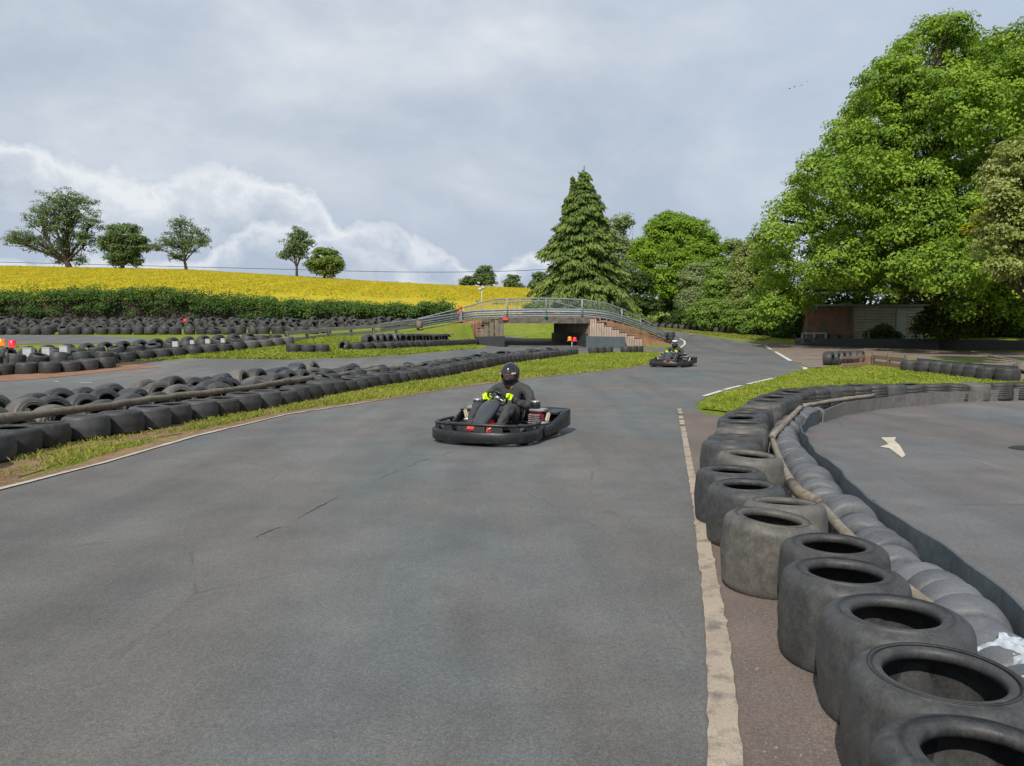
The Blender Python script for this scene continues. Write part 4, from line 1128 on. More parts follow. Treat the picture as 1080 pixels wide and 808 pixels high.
# wooden rail fence at the foot of the left ramp
fr = empty("rail_fence", tuple(D(346, 352, 35))); tag(fr, "low weathered wooden rail fence climbing beside the left ramp", "fence")
fp = [D(px, py + .5, Y) for px, py, Y in RAIL[:5]] + [D(452, 338.9, 43.2)]
fq = resample(fp, .5)
for dz in (.10, -.17):
    m = MB(); rows = [[p + Vector((.03, -.02, dz - .075)), p + Vector((.03, -.02, dz + .075)), p + Vector((-.03, .02, dz + .075)), p + Vector((-.03, .02, dz - .075))] for p in fq]
    m.grid(rows, False, True); bpart("rail", m, M['pale_rail'], fr)
for px, py, Y in ((303, 354, 31.2), (324, 352, 33), (346, 349.7, 35), (370, 347.8, 37), (394, 346.2, 39), (418, 343, 40.8), (441, 340.2, 42.4)):
    p = D(px, py, Y); g0 = tz(p.x, p.y) - .1
    bpart("post", MB().box((p.x, p.y - .04, (g0 + p.z + .12) / 2), (.14, .14, p.z + .12 - g0), None, .02), M['timber'], fr)

# post with red lamp on the left ramp
lp = empty("lamp_post", tuple(D(486, 338, 44.6))); tag(lp, "stubby grey post with a red lamp on top beside the left ramp rail", "lamp")
a = D(486, 339, 44.6); b_ = D(486, 326.5, 44.6)
bpart("post", MB().box((a + b_) / 2, (.17, .14, b_.z - a.z), None, .02), M['dull_steel'], lp)
bpart("lamp", MB().ball(D(486, 324.6, 44.6), .10, 8), M['red_lens'], lp)
bpart("reflector", MB().box(D(483.3, 330, 44.5), (.14, .03, .18), None, .01), M['red_paint'], lp)
st = empty("lamp_post", tuple(D(442, 345, 42.3))); tag(st, "squat wooden stump post on the left ramp bank", "post")
a = D(442, 346, 42.3); b_ = D(442, 338.5, 42.3); bpart("stump", MB().tube([a, b_], [.2, .15], 9), M['timber'], st)
st.name = "stump_post"

# signal lamps
def signal(base, h, lens, label, lean=(0, 0), s=1.0, gap=.26):
    e = empty("signal_lamp", tuple(base)); tag(e, label, "signal lamp")
    t = Vector((lean[0], lean[1], h))
    MB().tube([(0, 0, 0), t], .022 * s, 8).build("post", M['white_plastic'] if lean[0] else M['black_metal'], e)
    MB().box((t.x, t.y, t.z + .01), (gap * 2.0 * s, .14 * s, .03), None, .008).build("bracket", M['dull_steel'], e)
    for k, c in enumerate(lens):
        x = t.x + (k - .5) * gap * 1.05
        m = MB(); m.lathe([(.0001, .19 * s), (.07 * s, .188 * s), (.088 * s, .165 * s), (.10 * s, .0), (.11 * s, -.0), (.11 * s, -.02), (.0001, -.02)], 20, Matrix.Translation((x, t.y, t.z + .045 - k * .04)))
        m.build("lens", M[c], e)
    return e
b0 = G(603, 367.5); signal(b0, .42, ('orange_lens', 'red_lens'), "orange and red signal lamps on a white post before the bridge opening", (.02, 0), 1.15, .27)
b0 = D(8, 372, 22.5); b0.z = tz(b0.x, b0.y); e = signal(b0, .74, ('orange_lens', 'red_lens'), "orange and red signal lamps on a black post above the middle tyre pile", (0, 0), 1.05, .30)

# white boxes on the middle pile
for i, (px, py, wd) in enumerate(((30.5, 372, 9.5), (50, 371, 8.6), (68.5, 369.5, 8.6), (185.5, 363.3, 6), (203, 361.3, 4.5), (219.5, 360.3, 5), (235.5, 359.6, 4.5))):
    p = G(px, py + 11); Y = p.y
    p = D(px, py, Y); w_m = wd * Y / F; g0 = tz(p.x, p.y)
    nm = ["nearest of three at the pile's left end", "middle of three at the pile's left end", "right one of three at the pile's left end", "first along the pile's arm", "second along the pile's arm, smallest", "third along the pile's arm", "last along the pile's arm, near the tan tyres"][i]
    e = empty("marker_box", (p.x, p.y, g0)); tag(e, "pale plastic box on a stake, " + nm, "box", "marker boxes on the middle tyre pile")
    hz = p.z - g0; MB().box((0, 0, hz), (w_m, w_m * .75, w_m * .95), None, .015).build("box", M['white_plastic'], e)
    MB().box((0, 0, hz + w_m * .49), (w_m * 1.08, w_m * .82, .03), None, .008).build("lid", M['white_plastic'], e)
    MB().tube([(0, .02, 0), (0, .02, hz - w_m * .4)], .025, 6).build("stake", M['timber'], e)
p = G(195.5, 341.5); e = empty("beacon", (p.x, 50.0, tz(p.x, 50.0))); tag(e, "small red beacon standing above the hedge side tyres", "beacon")
q = D(195.5, 338.5, 50.0); e.location = (q.x, q.y, tz(q.x, q.y)); MB().tube([(0, 0, 0), (0, 0, q.z - e.location.z)], .03, 6).build("post", M['black_metal'], e); MB().ball((0, 0, q.z - e.location.z), .14, 8).build("lens", M['red_lens'], e)

# mast with white floodlight heads
q = D(508, 306, 58); e = empty("floodlight_mast", (q.x, q.y, tz(q.x, q.y))); tag(e, "thin white mast with two white lamp heads behind the bridge", "mast"); hz = q.z - e.location.z
MB().tube([(0, 0, 0), (0, 0, hz)], .03, 6).build("pole", M['white_plastic'], e)
for dx, dz in ((-.12, .06), (.1, .18)): MB().ball((dx, 0, hz + dz), .13, 8, 1.2, 1, .9).build("lamp_head", M['white_plastic'], e)
q2 = D(503, 317.5, 58); MB().box((q2.x - q.x, 0, q2.z - e.location.z), (.22, .2, .2), None, .03).build("camera_box", M['dull_steel'], e)

# ------------------------------------------------------------------ shed, rails and planks on the right
sh = empty("brick_shed", (22.5, 50, .5)); tag(sh, "low shed of red brick and pale boards half hidden under the big tree", "shed")
y0 = 50.0
bpart("brick_wall", MB().box((20.45, y0 + 2, 1.55), (2.9, 4, 2.3)), M['brick'], sh)
m = MB()
for k in range(12): m.box((24.2, y0 + .02 + .012 * (k % 2), .62 + k * .186), (4.6, .04, .160), None, .008)
bpart("board_wall", m, M['cladding'], sh)
bpart("wall", MB().box((24.2, y0 + 2.08, 1.55), (4.58, 3.98, 2.2)), M['timber'], sh)
bpart("door", MB().box((25.05, y0 - .03, 1.5), (.62, .05, 2.0), None, .01), M['white_plastic'], sh)
bpart("drain_pipe", MB().tube([(21.93, y0 - .09, .5), (21.93, y0 - .09, 2.62), (21.75, y0 - .05, 2.74)], .045, 8), M['dull_steel'], sh)
bpart("roof", prism([(18.8, 2.72), (26.7, 2.72), (26.7, 2.80), (18.8, 2.80)], y0 - .35, y0 + 4.3), M['concrete_dark'], sh)
bpart("gutter", MB().tube([(18.8, y0 - .38, 2.72), (26.7, y0 - .38, 2.72)], .045, 8), M['dull_steel'], sh)

e = empty("white_railing", (18.3, 47, .4)); tag(e, "low white railing in front of the brick shed", "railing")
a, b_ = D(846, 351.2, 47), D(872, 351.6, 47)
bpart("top_rail", MB().box((a + b_) / 2, (b_.x - a.x, .05, .07), None, .01), M['white_plastic'], e)
for px in (846.5, 859, 871.5):
    p = D(px, 351.5, 47); g0 = tz(p.x, p.y); bpart("post", MB().box((p.x, p.y + .05, (p.z + g0) / 2), (.07, .05, p.z - g0)), M['white_plastic'], e)
p = D(916, 359.5, 46.5); e = empty("wooden_post", (p.x, p.y, tz(p.x, p.y))); tag(e, "lone dark wooden post in front of the boarded shed wall", "post")
MB().box((0, 0, .35), (.1, .1, .95), None, .015).build("shaft", M['timber'], e)
MB().tube([(-1.6, 0, .72), (-.05, 0, .75)], .02, 6).build("wire_rail", M['dull_steel'], e)

wall_pts = resample([(17.0, 46.6, .70), (20, 45.2, .68), (24, 44, .65), (30, 43, .6), (40, 42, .55)], .4)
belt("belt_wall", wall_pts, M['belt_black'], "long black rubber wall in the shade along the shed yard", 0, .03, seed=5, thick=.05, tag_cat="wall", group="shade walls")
isl_pts = resample([Vector((p.x, p.y, .42)) for p in (G(956, 392.5), G(1000, 397.5), G(1030, 401.5), G(1060, 404.5))], .3)
belt("belt_wall", isl_pts, M['belt'], "blue grey rubber belt wrapped round tyres at the island's far right", -.32, .02, seed=6, thick=.03, tag_cat="wall", group="island belt walls")

e = empty("plank_rail", tuple(G(938, 389))); tag(e, "two weathered planks on short posts beyond the grass island", "rail")
a, b_ = G(921, 386.5), G(957, 391.5)
for z in (.34, .14):
    m = MB(); v = (b_ - a); an = math.atan2(v.y, v.x); m.box((a + b_) / 2 + Vector((0, 0, z)), (v.length, .05, .13), Euler((0, 0, an)), .008); bpart("plank", m, M['plank'], e)
for t in (0.02, .5, .98):
    p = a + (b_ - a) * t; bpart("post", MB().box((p.x, p.y + .07, .24), (.09, .09, .52), None, .01), M['timber'], e)
p = G(914, 386); m = MB(); m.box((0, 0, .19), (.42, .35, .40), Euler((0, 0, .2)), .04); o = m.build("timber_block", M['plank'], loc=(p.x, p.y, tz(p.x, p.y))); tag(o, "brown timber block between the tyre bundle and plank rail", "block")
for i, (px0, py0, px1, py1) in enumerate(((883, 384.6, 908, 382.4), (884, 387.2, 909, 384.8))):
    a = G(px0, py0 + 3.0) + Vector((0, 0, .16 + .17 * (1 - i))); b_ = G(px1, py1 + 3.6) + Vector((0, 0, .17 + .17 * (1 - i))); v = b_ - a
    o = MB().box((a + b_) / 2 - Vector((0, .25, 0)), (v.length, .05, .10), Euler((0, 0, math.atan2(v.y, v.x))), .008).build("plank", M['plank']); o.name = "loose_plank"
    tag(o, f"{'upper' if i == 0 else 'lower'} reddish plank leaning on the tyre bundle beyond the island", "plank", "planks against the tyre bundle")
p = G(1066, 394); e = empty("plank_heap", (p.x, p.y, 0)); tag(e, "heap of pale planks at the right edge beyond the island", "planks")
for k in range(4):
    MB().box((.1 * k - .1, .12 * k, .30 + .035 * k), (1.5, .16, .035), Euler((0, .05 * k, .1 * k - .1)), .006).build("plank", M['pole'], e)
MB().box((.5, -.2, .14), (.9, .5, .28), Euler((0, .25, .1)), .03).build("block", M['concrete'], e)

# overhead cable and birds
pts = [D(px, py, 150) for px, py in ((-260, 268), (-60, 275), (160, 280.5), (300, 284), (400, 286.8), (480, 287.2), (560, 285.5), (700, 276))]
tag(MB().tube(smooth_path(pts, 2), .05, 5).build("overhead_cable", M['black_metal']), "thin dark overhead cable crossing the sky above the yellow field", "cable")
for i, (px, py) in enumerate(((833, 93.6), (838, 91.7), (845, 90), (851.5, 86.3))):
    m = MB(); m.ball((0, 0, 0), .05, 6, 2.4, .8, .7)
    for s in (-1, 1): m.add([(-.05, 0, .015), (.06, 0, .015), (.01, s * .16, .10), (-.06, s * .31, .04), (-.09, s * .15, .08)], [(0, 1, 2, 4), (4, 2, 3)])
    o = m.build("bird", M['bird'], loc=D(px, py, 110), rot=(0, 0, .4 * i)); tag(o, f"tiny dark bird in flight, {['leftmost', 'second from left', 'third from left', 'rightmost and highest'][i]} of four", "bird", "birds over the trees")
# ------------------------------------------------------------------ karts and drivers
def band(path, mat, name, parent, thick=.035):
    """a moulded plastic strip: path = [(x, y, z0, z1)]"""
    P_ = [Vector(p) if len(p) == 4 else p for p in path]; P_ = resample([tuple(p) for p in P_], .05)
    rows = []
    for i, p in enumerate(P_):
        a = P_[max(i - 1, 0)]; b = P_[min(i + 1, len(P_) - 1)]
        d = Vector((b[0] - a[0], b[1] - a[1])); d.normalize(); n = Vector((d.y, -d.x)); z0, z1 = p[2], p[3]; c = min(.014, (z1 - z0) / 3)
        sec = [(-.5, z0 + c), (-.25, z0), (.25, z0), (.5, z0 + c), (.62, (z0 + z1) / 2), (.5, z1 - c), (.25, z1), (-.25, z1), (-.5, z1 - c)]
        rows.append([(p[0] + n.x * o * thick, p[1] + n.y * o * thick, z) for o, z in sec])
    m = MB(); m.grid(rows, True, True); k = len(rows[0]); m.f.append(tuple(range(k))); m.f.append(tuple(len(m.v) - k + i for i in range(k))[::-1]); m.sm += [False, False]
    o = m.build(name, mat, parent); recalc(o); return o

KS = .93
def make_kart(label, loc, ang):
    kt = empty("go_kart", loc, ang); kt.scale = (KS, KS, KS); tag(kt, label, "go-kart", "karts racing on the track")
    fp_ = [(-.66, .12), (-.705, .32), (-.70, .52), (-.63, .72), (-.46, .86), (-.22, .925), (0, .94), (.22, .925), (.46, .86), (.63, .72), (.70, .52), (.705, .32), (.66, .12)]
    fp_ = [tuple(v) for v in smooth_path([Vector(p) for p in fp_], 1)]
    fb = band([(x, y, .045, .185) for x, y in fp_], M['kart_black'], "front_bumper", kt, .045)
    band([(x * .965, y * .965, .255 - .05 * abs(x) ** 2, .292 - .05 * abs(x) ** 2) for x, y in fp_], M['kart_black'], "top_rail", fb, .04)
    m = MB(); q = resample([(x * .985, y * .985, 0) for x, y in fp_], .012); k = 0; L = len(q)
    for i in range(L - 1):
        ph = (i / (L - 1) * 11) % 1.0; s = .5 + .5 * math.cos(ph * 2 * math.pi)      # webs between the openings
        if s > .34:
            a, b = q[i], q[i + 1]; m.add([(a.x, a.y, .17), (b.x, b.y, .17), (b.x * .985, b.y * .985, .265), (a.x * .985, a.y * .985, .265)], [(0, 1, 2, 3)])
    m.build("web", M['kart_black'], fb)
    m = MB()
    for k_ in (.30, .335, .37, .52, .70, .86):
        a = q[int(k_ * (L - 1))]; m.ball((a.x * 1.022, a.y * 1.022, .125), .009, 5)
    m.build("rivets", M['trim_reflection_white'], fb)
    for s in (-1, 1):
        pth = [(.70, .14, .055, .19), (.715, -.05, .06, .20), (.73, -.22, .075, .255), (.745, -.42, .09, .32), (.75, -.62, .095, .335), (.735, -.76, .10, .33)]
        sb = band([(s * x, y, a, b) for x, y, a, b in pth], M['kart_black'], "side_bumper", kt, .05)
        MB().box((s * .62, -.52, .315), (.22, .5, .03), None, .012).build("top_flange", M['kart_black'], sb)
        # side pod shell between the wheels
        m = MB(); m.box((s * .52, .0, .12), (.28, .62, .10), None, .03); m.build("side_pod", M['kart_black'], kt)
    band([(.735, -.78, .10, .33), (.68, -.88, .10, .33), (.5, -.93, .10, .33), (0, -.95, .10, .33), (-.5, -.93, .10, .33), (-.68, -.88, .10, .33), (-.735, -.78, .10, .33)], M['kart_black'], "rear_bumper", kt, .05)
    # floor and chassis tubes
    MB().box((0, .22, .055), (.56, 1.20, .012), None, .004).build("floor_tray", M['black_metal'], kt)
    m = MB()
    for s in (-1, 1):
        m.tube([(s * .28, .80, .09), (s * .30, .3, .08), (s * .34, -.3, .08), (s * .34, -.88, .10)], .016, 8)
        m.tube([(s * .34, .05, .08), (s * .62, .10, .10), (s * .68, .02, .12), (s * .68, -.3, .16), (s * .36, -.34, .10)], .014, 8)
        m.tube([(s * .28, .62, .10), (s * .46, .55, .13), (s * .5, .50, .13)], .016, 8)
    m.tube([(-.52, -.52, .14), (.52, -.52, .14)], .022, 10); m.tube([(-.28, .82, .09), (.28, .82, .09)], .016, 8)
    m.build("chassis", M['black_metal'], kt)
    # wheels
    for x, y, r_, w_ in ((-.545, .50, .128, .12), (.545, .50, .128, .12), (-.56, -.52, .14, .19), (.56, -.52, .14, .19)):
        e = empty("wheel", (x, y, r_)); e.parent = kt
        h = w_ / 2; T = Matrix.Rotation(R(90), 4, 'Y')
        MB().lathe([(.065, -h), (.09, -h * 1.02), (r_ - .02, -h * .98), (r_ - .004, -h * .78), (r_, -h * .4), (r_, h * .4), (r_ - .004, h * .78), (r_ - .02, h * .98), (.09, h * 1.02), (.065, h)], 32, T, closed=True).build("tyre", M['kart_tyre'], e)
        MB().lathe([(.0001, -h * .5), (.03, -h * .5), (.045, -h * .3), (.064, -h * .9), (.068, -h * .95), (.068, h * .95), (.064, h * .9), (.045, h * .3), (.03, h * .5), (.0001, h * .5)], 24, T).build("rim", M['alloy'], e)
    # steering cowl
    sec = [(.70, .105, .05, .03), (.62, .18, .075, .05), (.52, .265, .102, .062), (.41, .345, .125, .072), (.31, .412, .130, .072), (.23, .46, .115, .06), (.175, .488, .085, .042), (.145, .50, .04, .02)]
    rows = []
    for i, (y, z, wd, th) in enumerate(sec):
        a = sec[max(i - 1, 0)]; b = sec[min(i + 1, len(sec) - 1)]; d = Vector((0, b[0] - a[0], b[1] - a[1])).normalized(); n = Vector((0, d.z, -d.y)) * (1 if True else 1)
        rows.append([tuple(Vector((math.cos(t) * wd + .10 * (y - .15), y, z)) + n * math.copysign(abs(math.sin(t)) ** .8, math.sin(t)) * th) for t in np.linspace(0, 2 * math.pi, 28, endpoint=False)])
    m = MB(); m.grid(rows, True, True); k = 28; m.f.append(tuple(range(k))); m.f.append(tuple(len(m.v) - k + i for i in range(k))); m.sm += [True, True]
    cw = m.build("steering_fairing", M['fairing'], kt); recalc(cw)
    MB().box((.02, .345, .452), (.13, .10, .012), Euler((R(-38), 0, 0)), .004).build("vent_lip", M['kart_black'], cw)
    # steering wheel
    sw = empty("steering_wheel", (0, .07, .53)); sw.parent = kt; sw.rotation_euler = (R(52), 0, R(-12))
    tp = [(.145 * math.cos(t), .125 * math.sin(t), 0) for t in np.linspace(0, 2 * math.pi, 33)]
    MB().tube(tp, .015, 8, cap=False).build("rim", M['kart_black'], sw)
    m = MB()
    for t in (R(90 + 120 * i) for i in range(3)): m.tube([(0, 0, 0), (.14 * math.cos(t), .12 * math.sin(t), 0)], .011, 6)
    m.lathe([(.0001, .02), (.04, .02), (.045, 0), (.04, -.02), (.0001, -.02)], 16); m.build("spokes", M['alloy'], sw)
    MB().tube([(0, 0, -.02), (0, -.03, -.36)], .014, 8).build("column", M['black_metal'], sw)
    # seat
    rows = []
    for v in np.linspace(0, 1, 12):
        y = .06 - .50 * min(1, v / .55) - .16 * max(0, (v - .55) / .45); z = .075 + .02 * (1 - v) + .46 * max(0, (v - .42) / .58) ** 1.1; wd = .17 + .04 * v
        rows.append([(math.sin(u) * wd * 1.12, y + .10 * (1 - math.cos(u)) * v, z + (.13 * (1 - math.cos(u))) * (1.2 - v)) for u in np.linspace(-1.45, 1.45, 15)])
    o = MB().grid(rows).build("seat", M['kart_black'], kt); md = o.modifiers.new("s", 'SOLIDIFY'); md.thickness = .012
    # fuel tank, pedals and loose coloured pieces at the feet
    MB().box((0, .40, .17), (.20, .26, .20), None, .04).build("fuel_tank", M['tank_red'], kt)
    MB().box((.06, .745, .20), (.24, .07, .05), Euler((.25, 0, .1)), .012).build("brake_guard", M['tank_red'], kt)
    MB().box((.36, .72, .245), (.26, .10, .035), Euler((.3, .05, -.25)), .012).build("foot_plate", M['green_plastic'], kt)
    for s in (-1, 1):
        MB().tube([(s * .14, .74, .07), (s * .15, .73, .2), (s * .20, .72, .215)], .01, 6).build("pedal", M['alloy'], kt)
    # engines: one each side of the seat
    for s in (-1, 1):
        e = empty("engine", (s * .45, -.30, .10)); e.parent = kt
        MB().box((0, 0, .13), (.21, .22, .22), None, .03).build("block", M['engine_red'] if s < 0 else M['black_metal'], e)
        m = MB()
        for k in range(6): m.box((-s * .0, .14 + .012 * 0, .07 + k * .026), (.16, .08, .011), None, .003)
        m.build("cooling_fins", M['alloy'], e)
        MB().box((s * .10, -.13, .13), (.08, .16, .22), Euler((0, R(s * 8), 0)), .02).build("fan_cowl", M['kart_black'], e)
        MB().box((s * .02, .03, .262), (.22, .20, .035), None, .012).build("top_plate", M['alloy'], e)
        MB().lathe([(.0001, 0), (.065, 0), (.068, .02), (.068, .075), (.06, .09), (.0001, .092)], 24, Matrix.Translation((s * -.02, .05, .285))).build("air_filter", M['kart_black'], e)
        MB().lathe([(.0001, .008), (.058, .006), (.062, 0), (.062, -.012)], 24, Matrix.Translation((s * -.02, .05, .379))).build("filter_lid", M['alloy'], e)
        MB().tube([(s * .05, .12, .12), (s * .10, .19, .10), (s * .16, .10, .09), (s * .18, -.14, .1)], .024, 10).build("exhaust", M['alloy'], e)
        MB().box((s * .16, .05, .17), (.05, .11, .14), Euler((0, R(s * 15), .2)), .02).build("guard", M['tan'], e)
    return kt

def skin_body(name, verts, edges, rads, mat, sub=2, root=0):
    me = bpy.data.meshes.new(name + "_cage"); me.from_pydata(verts, edges, []); o = bpy.data.objects.new(name + "_cage", me); COL.objects.link(o)
    sk = o.modifiers.new("skin", 'SKIN'); sk.use_smooth_shade = True
    lay = me.skin_vertices[0].data
    for i, r_ in enumerate(rads):
        lay[i].radius = r_ if isinstance(r_, tuple) else (r_, r_); lay[i].use_root = (i == root)
    su = o.modifiers.new("sub", 'SUBSURF'); su.levels = sub; su.render_levels = sub
    dg = bpy.context.evaluated_depsgraph_get(); ev = o.evaluated_get(dg)
    m2 = bpy.data.meshes.new_from_object(ev, depsgraph=dg); m2.name = name
    bpy.data.objects.remove(o); bpy.data.meshes.remove(me)
    m2.materials.clear(); m2.materials.append(mat)
    for p in m2.polygons: p.use_smooth = True
    return m2

def make_driver(label, loc, ang, head_turn=0.0, white=False):
    J = {'pel': (0, -.30, .20), 'bel': (0, -.39, .34), 'che': (0, -.44, .50), 'upc': (0, -.44, .60), 'nec': (0, -.42, .69), 'hed': (0, -.40, .77)}
    R_ = {'pel': (.155, .13), 'bel': (.145, .115), 'che': (.165, .12), 'upc': (.14, .105), 'nec': .075, 'hed': .075}
    E = [('pel', 'bel'), ('bel', 'che'), ('che', 'upc'), ('upc', 'nec'), ('nec', 'hed')]
    for s, t in ((-1, 'l'), (1, 'r')):
        J.update({'sh' + t: (s * .215, -.43, .605), 'ua' + t: (s * .30, -.37, .50), 'el' + t: (s * .345, -.24, .385), 'fa' + t: (s * .27, -.09, .435), 'wr' + t: (s * .180, .00, .495),
                  'hi' + t: (s * .10, -.20, .19), 'th' + t: (s * .17, -.02, .31), 'kn' + t: (s * .225, .19, .42), 'sn' + t: (s * .215, .38, .28), 'an' + t: (s * .19, .54, .14), 'to' + t: (s * .19, .60, .14)})
        R_.update({'sh' + t: .082, 'ua' + t: .070, 'el' + t: .062, 'fa' + t: .052, 'wr' + t: .044, 'hi' + t: .11, 'th' + t: .092, 'kn' + t: .074, 'sn' + t: .062, 'an' + t: .045, 'to' + t: .035})
        E += [('upc', 'sh' + t), ('sh' + t, 'ua' + t), ('ua' + t, 'el' + t), ('el' + t, 'fa' + t), ('fa' + t, 'wr' + t), ('pel', 'hi' + t), ('hi' + t, 'th' + t), ('th' + t, 'kn' + t), ('kn' + t, 'sn' + t), ('sn' + t, 'an' + t), ('an' + t, 'to' + t)]
    ks = list(J); ix = {k: i for i, k in enumerate(ks)}
    me = skin_body("person", [J[k] for k in ks], [(ix[a], ix[b]) for a, b in E], [R_[k] for k in ks], M['overall'])
    # creases in the cloth
    r = np.random.default_rng(4)
    for v in me.vertices:
        c = v.co; k = .011 * math.sin(c.z * 45 + c.x * 26) * math.sin(c.y * 34 + 2 * c.x) + .006 * math.sin(c.x * 70 + c.z * 60)
        if c.z < .66: v.co = c + v.normal * k
    o = link(bpy.data.objects.new("person", me)); o.location = loc; o.scale = (.96, .96, .96); o.rotation_euler = (0, 0, ang); tag(o, label, "person", "drivers sitting in the karts")
    # gloves: palm and five fingers closing round the rim
    for s in (-1, 1):
        vs = [(s * .180, .010, .575), (s * .160, .048, .605)]; ed = [(0, 1)]; rd = [(.050, .040), (.054, .040)]
        base = Vector((s * .158, .052, .61))
        for f in range(4):
            off = Vector((s * (.022 - .016 * f) * .6, .006 * (1.5 - abs(f - 1.5)), .030 - .020 * f))
            L_ = (.036, .042, .039, .030)[f]
            a = base + off; b = a + Vector((-s * .006, L_ * .85, .006)); c = b + Vector((-s * .018, L_ * .25, -.026)); d = c + Vector((-s * .006, -L_ * .55, -.018))
            n = len(vs); vs += [tuple(a), tuple(b), tuple(c), tuple(d)]; ed += [(1, n), (n, n + 1), (n + 1, n + 2), (n + 2, n + 3)]; rd += [.0175, .0165, .015, .0135]
        n = len(vs); vs += [(s * .146, .030, .628), (s * .125, .022, .640), (s * .108, .030, .630)]; ed += [(0, n), (n, n + 1), (n + 1, n + 2)]; rd += [.016, .0145, .012]
        gm = skin_body("glove", vs, ed, rd, M['glove'], 1, 0)
        g_ = link(bpy.data.objects.new("glove", gm)); g_.parent = o; g_.location = (0, 0, -.07)
        sv = skin_body("shoe", [(s * .19, .53, .10), (s * .19, .57, .10), (s * .19, .655, .17), (s * .19, .69, .225)], [(0, 1), (1, 2), (2, 3)], [.045, (.048, .05), (.045, .04), (.036, .03)], M['shoe_red'], 2, 0)
        sh_ = link(bpy.data.objects.new("shoe", sv)); sh_.parent = o
    # collar
    MB().lathe([(.095, -.03), (.10, 0), (.092, .05), (.080, .05), (.084, 0)], 24, Matrix.Translation((0, -.415, .655)) @ Matrix.Rotation(R(-10), 4, 'X'), closed=True).build("collar", M['overall'], o)
    # head with a full-face helmet
    hd = empty("helmet", (0, -.385, .815)); hd.parent = o; hd.rotation_euler = (R(-4), 0, head_turn)
    m = MB(); NU, NV = 48, 32; keep = {}
    vv = []
    for j in range(NV + 1):
        th = math.pi * j / NV
        for i in range(NU):
            ph = 2 * math.pi * i / NU; x = math.sin(th) * math.cos(ph); y = math.sin(th) * math.sin(ph); z = math.cos(th)
            X, Y, Z = x * .122, y * .148, z * (.150 if z > 0 else .172)
            if y > 0 and z < 0.05: Y += .030 * y * min(1, (.05 - z) / .5)                    # chin bar
            if z < -.55: k = (-.55 - z) / .45; X *= 1 - .12 * k; Z *= 1 - .18 * k
            vv.append((X, Y, Z))
    fs = []
    for j in range(NV):
        for i in range(NU):
            i2 = (i + 1) % NU; ph = 2 * math.pi * (i + .5) / NU; z = math.cos(math.pi * (j + .5) / NV); da = abs(((ph - math.pi / 2 + math.pi) % (2 * math.pi)) - math.pi)
            if da < 1.02 and -.28 < z < .34: continue            # eye port
            if j == NV - 1 or j == NV - 2: continue              # neck opening
            fs.append((j * NU + i, (j + 1) * NU + i, (j + 1) * NU + i2, j * NU + i2))
    m.add(vv, fs, True)
    hs = m.build("shell", M['helmet'], hd); md = hs.modifiers.new("s", 'SOLIDIFY'); md.thickness = .010; md.offset = -1
    # face behind the port
    fm = MB(); rows = []
    for v in np.linspace(-1, 1, 20):
        row = []
        for u in np.linspace(-1.25, 1.25, 25):
            rad = .098 * math.sqrt(max(.05, 1 - (v * .75) ** 2)); y = rad * math.cos(u) * 1.12; x = rad * math.sin(u); z = v * .105 - .005
            y += .020 * math.exp(-((u / .16) ** 2 + ((v + .12) / .22) ** 2)) - .010 * sum(math.exp(-(((u - e) / .17) ** 2 + ((v - .13) / .11) ** 2)) for e in (-.36, .36)) + .006 * math.exp(-((u / .3) ** 2 + ((v + .52) / .07) ** 2))
            row.append((x, y, z))
        rows.append(row)
    fm.grid(rows).build("face", M['skin'], hd)
    for s in (-1, 1): MB().ball((s * .034, .095, .010), .011, 6).build("eye", M['black_metal'], hd)
    def strip(z0, z1, name, mat, amax=1.0, lift=.006):
        rows = []
        for v in np.linspace(z0, z1, 6):
            c = math.sqrt(max(0, 1 - v * v)); row = []
            for a in np.linspace(-amax, amax, 29):
                x = math.sin(a) * c; y = math.cos(a) * c; row.append((x * (.122 + lift), y * (.148 + lift) + (.03 * y * min(1, max(0, .05 - v) / .5)), v * (.150 if v > 0 else .172)))
            rows.append(row)
        q = MB().grid(rows).build(name, mat, hd); md = q.modifiers.new("s", 'SOLIDIFY'); md.thickness = .004; return q
    strip(.06, .40, "visor", M['visor'], 1.12)
    strip(.02, .06, "visor_reflection", M['reflection_red'], 1.05, .009)  # red strip and white patches paint a stripe reflected on the helmet
    for a0, a1 in ((-1.08, -.62), (.62, 1.08)):
        rows = [[(math.sin(a) * .132 * math.sqrt(1 - v * v), math.cos(a) * .159 * math.sqrt(1 - v * v), v * .150) for a in np.linspace(a0, a1, 8)] for v in (.0, .07, .15)]
        MB().grid(rows).build("white_reflection", M['trim_reflection_white'], hd)
    if white: strip(.50, .80, "white_band", M['trim_reflection_white'], 1.2, .004)
    # a small orange label on the jacket
    MB().box((-.045, -.318, .625), (.045, .010, .016), Euler((R(-30), R(35), 0)), .003).build("jacket_label", M['orange_lens'], o)
    return o

K1 = Vector((-.16, 9.70, .006)); A1 = R(180 - 22)
make_kart("black go-kart nearest the camera with a scuffed wraparound bumper and red engine", K1, A1)
make_driver("driver with all-black helmet and neon yellow gloves in the nearer kart", K1, A1, R(-3))
gk = G(708.5, 386.5); A2 = R(180 - 27)
gk.z += .012
make_kart("far black go-kart turning through the bend beside the grass", gk, A2)
make_driver("driver with white-banded helmet and yellow gloves in the distant kart", gk, A2, R(12), True)
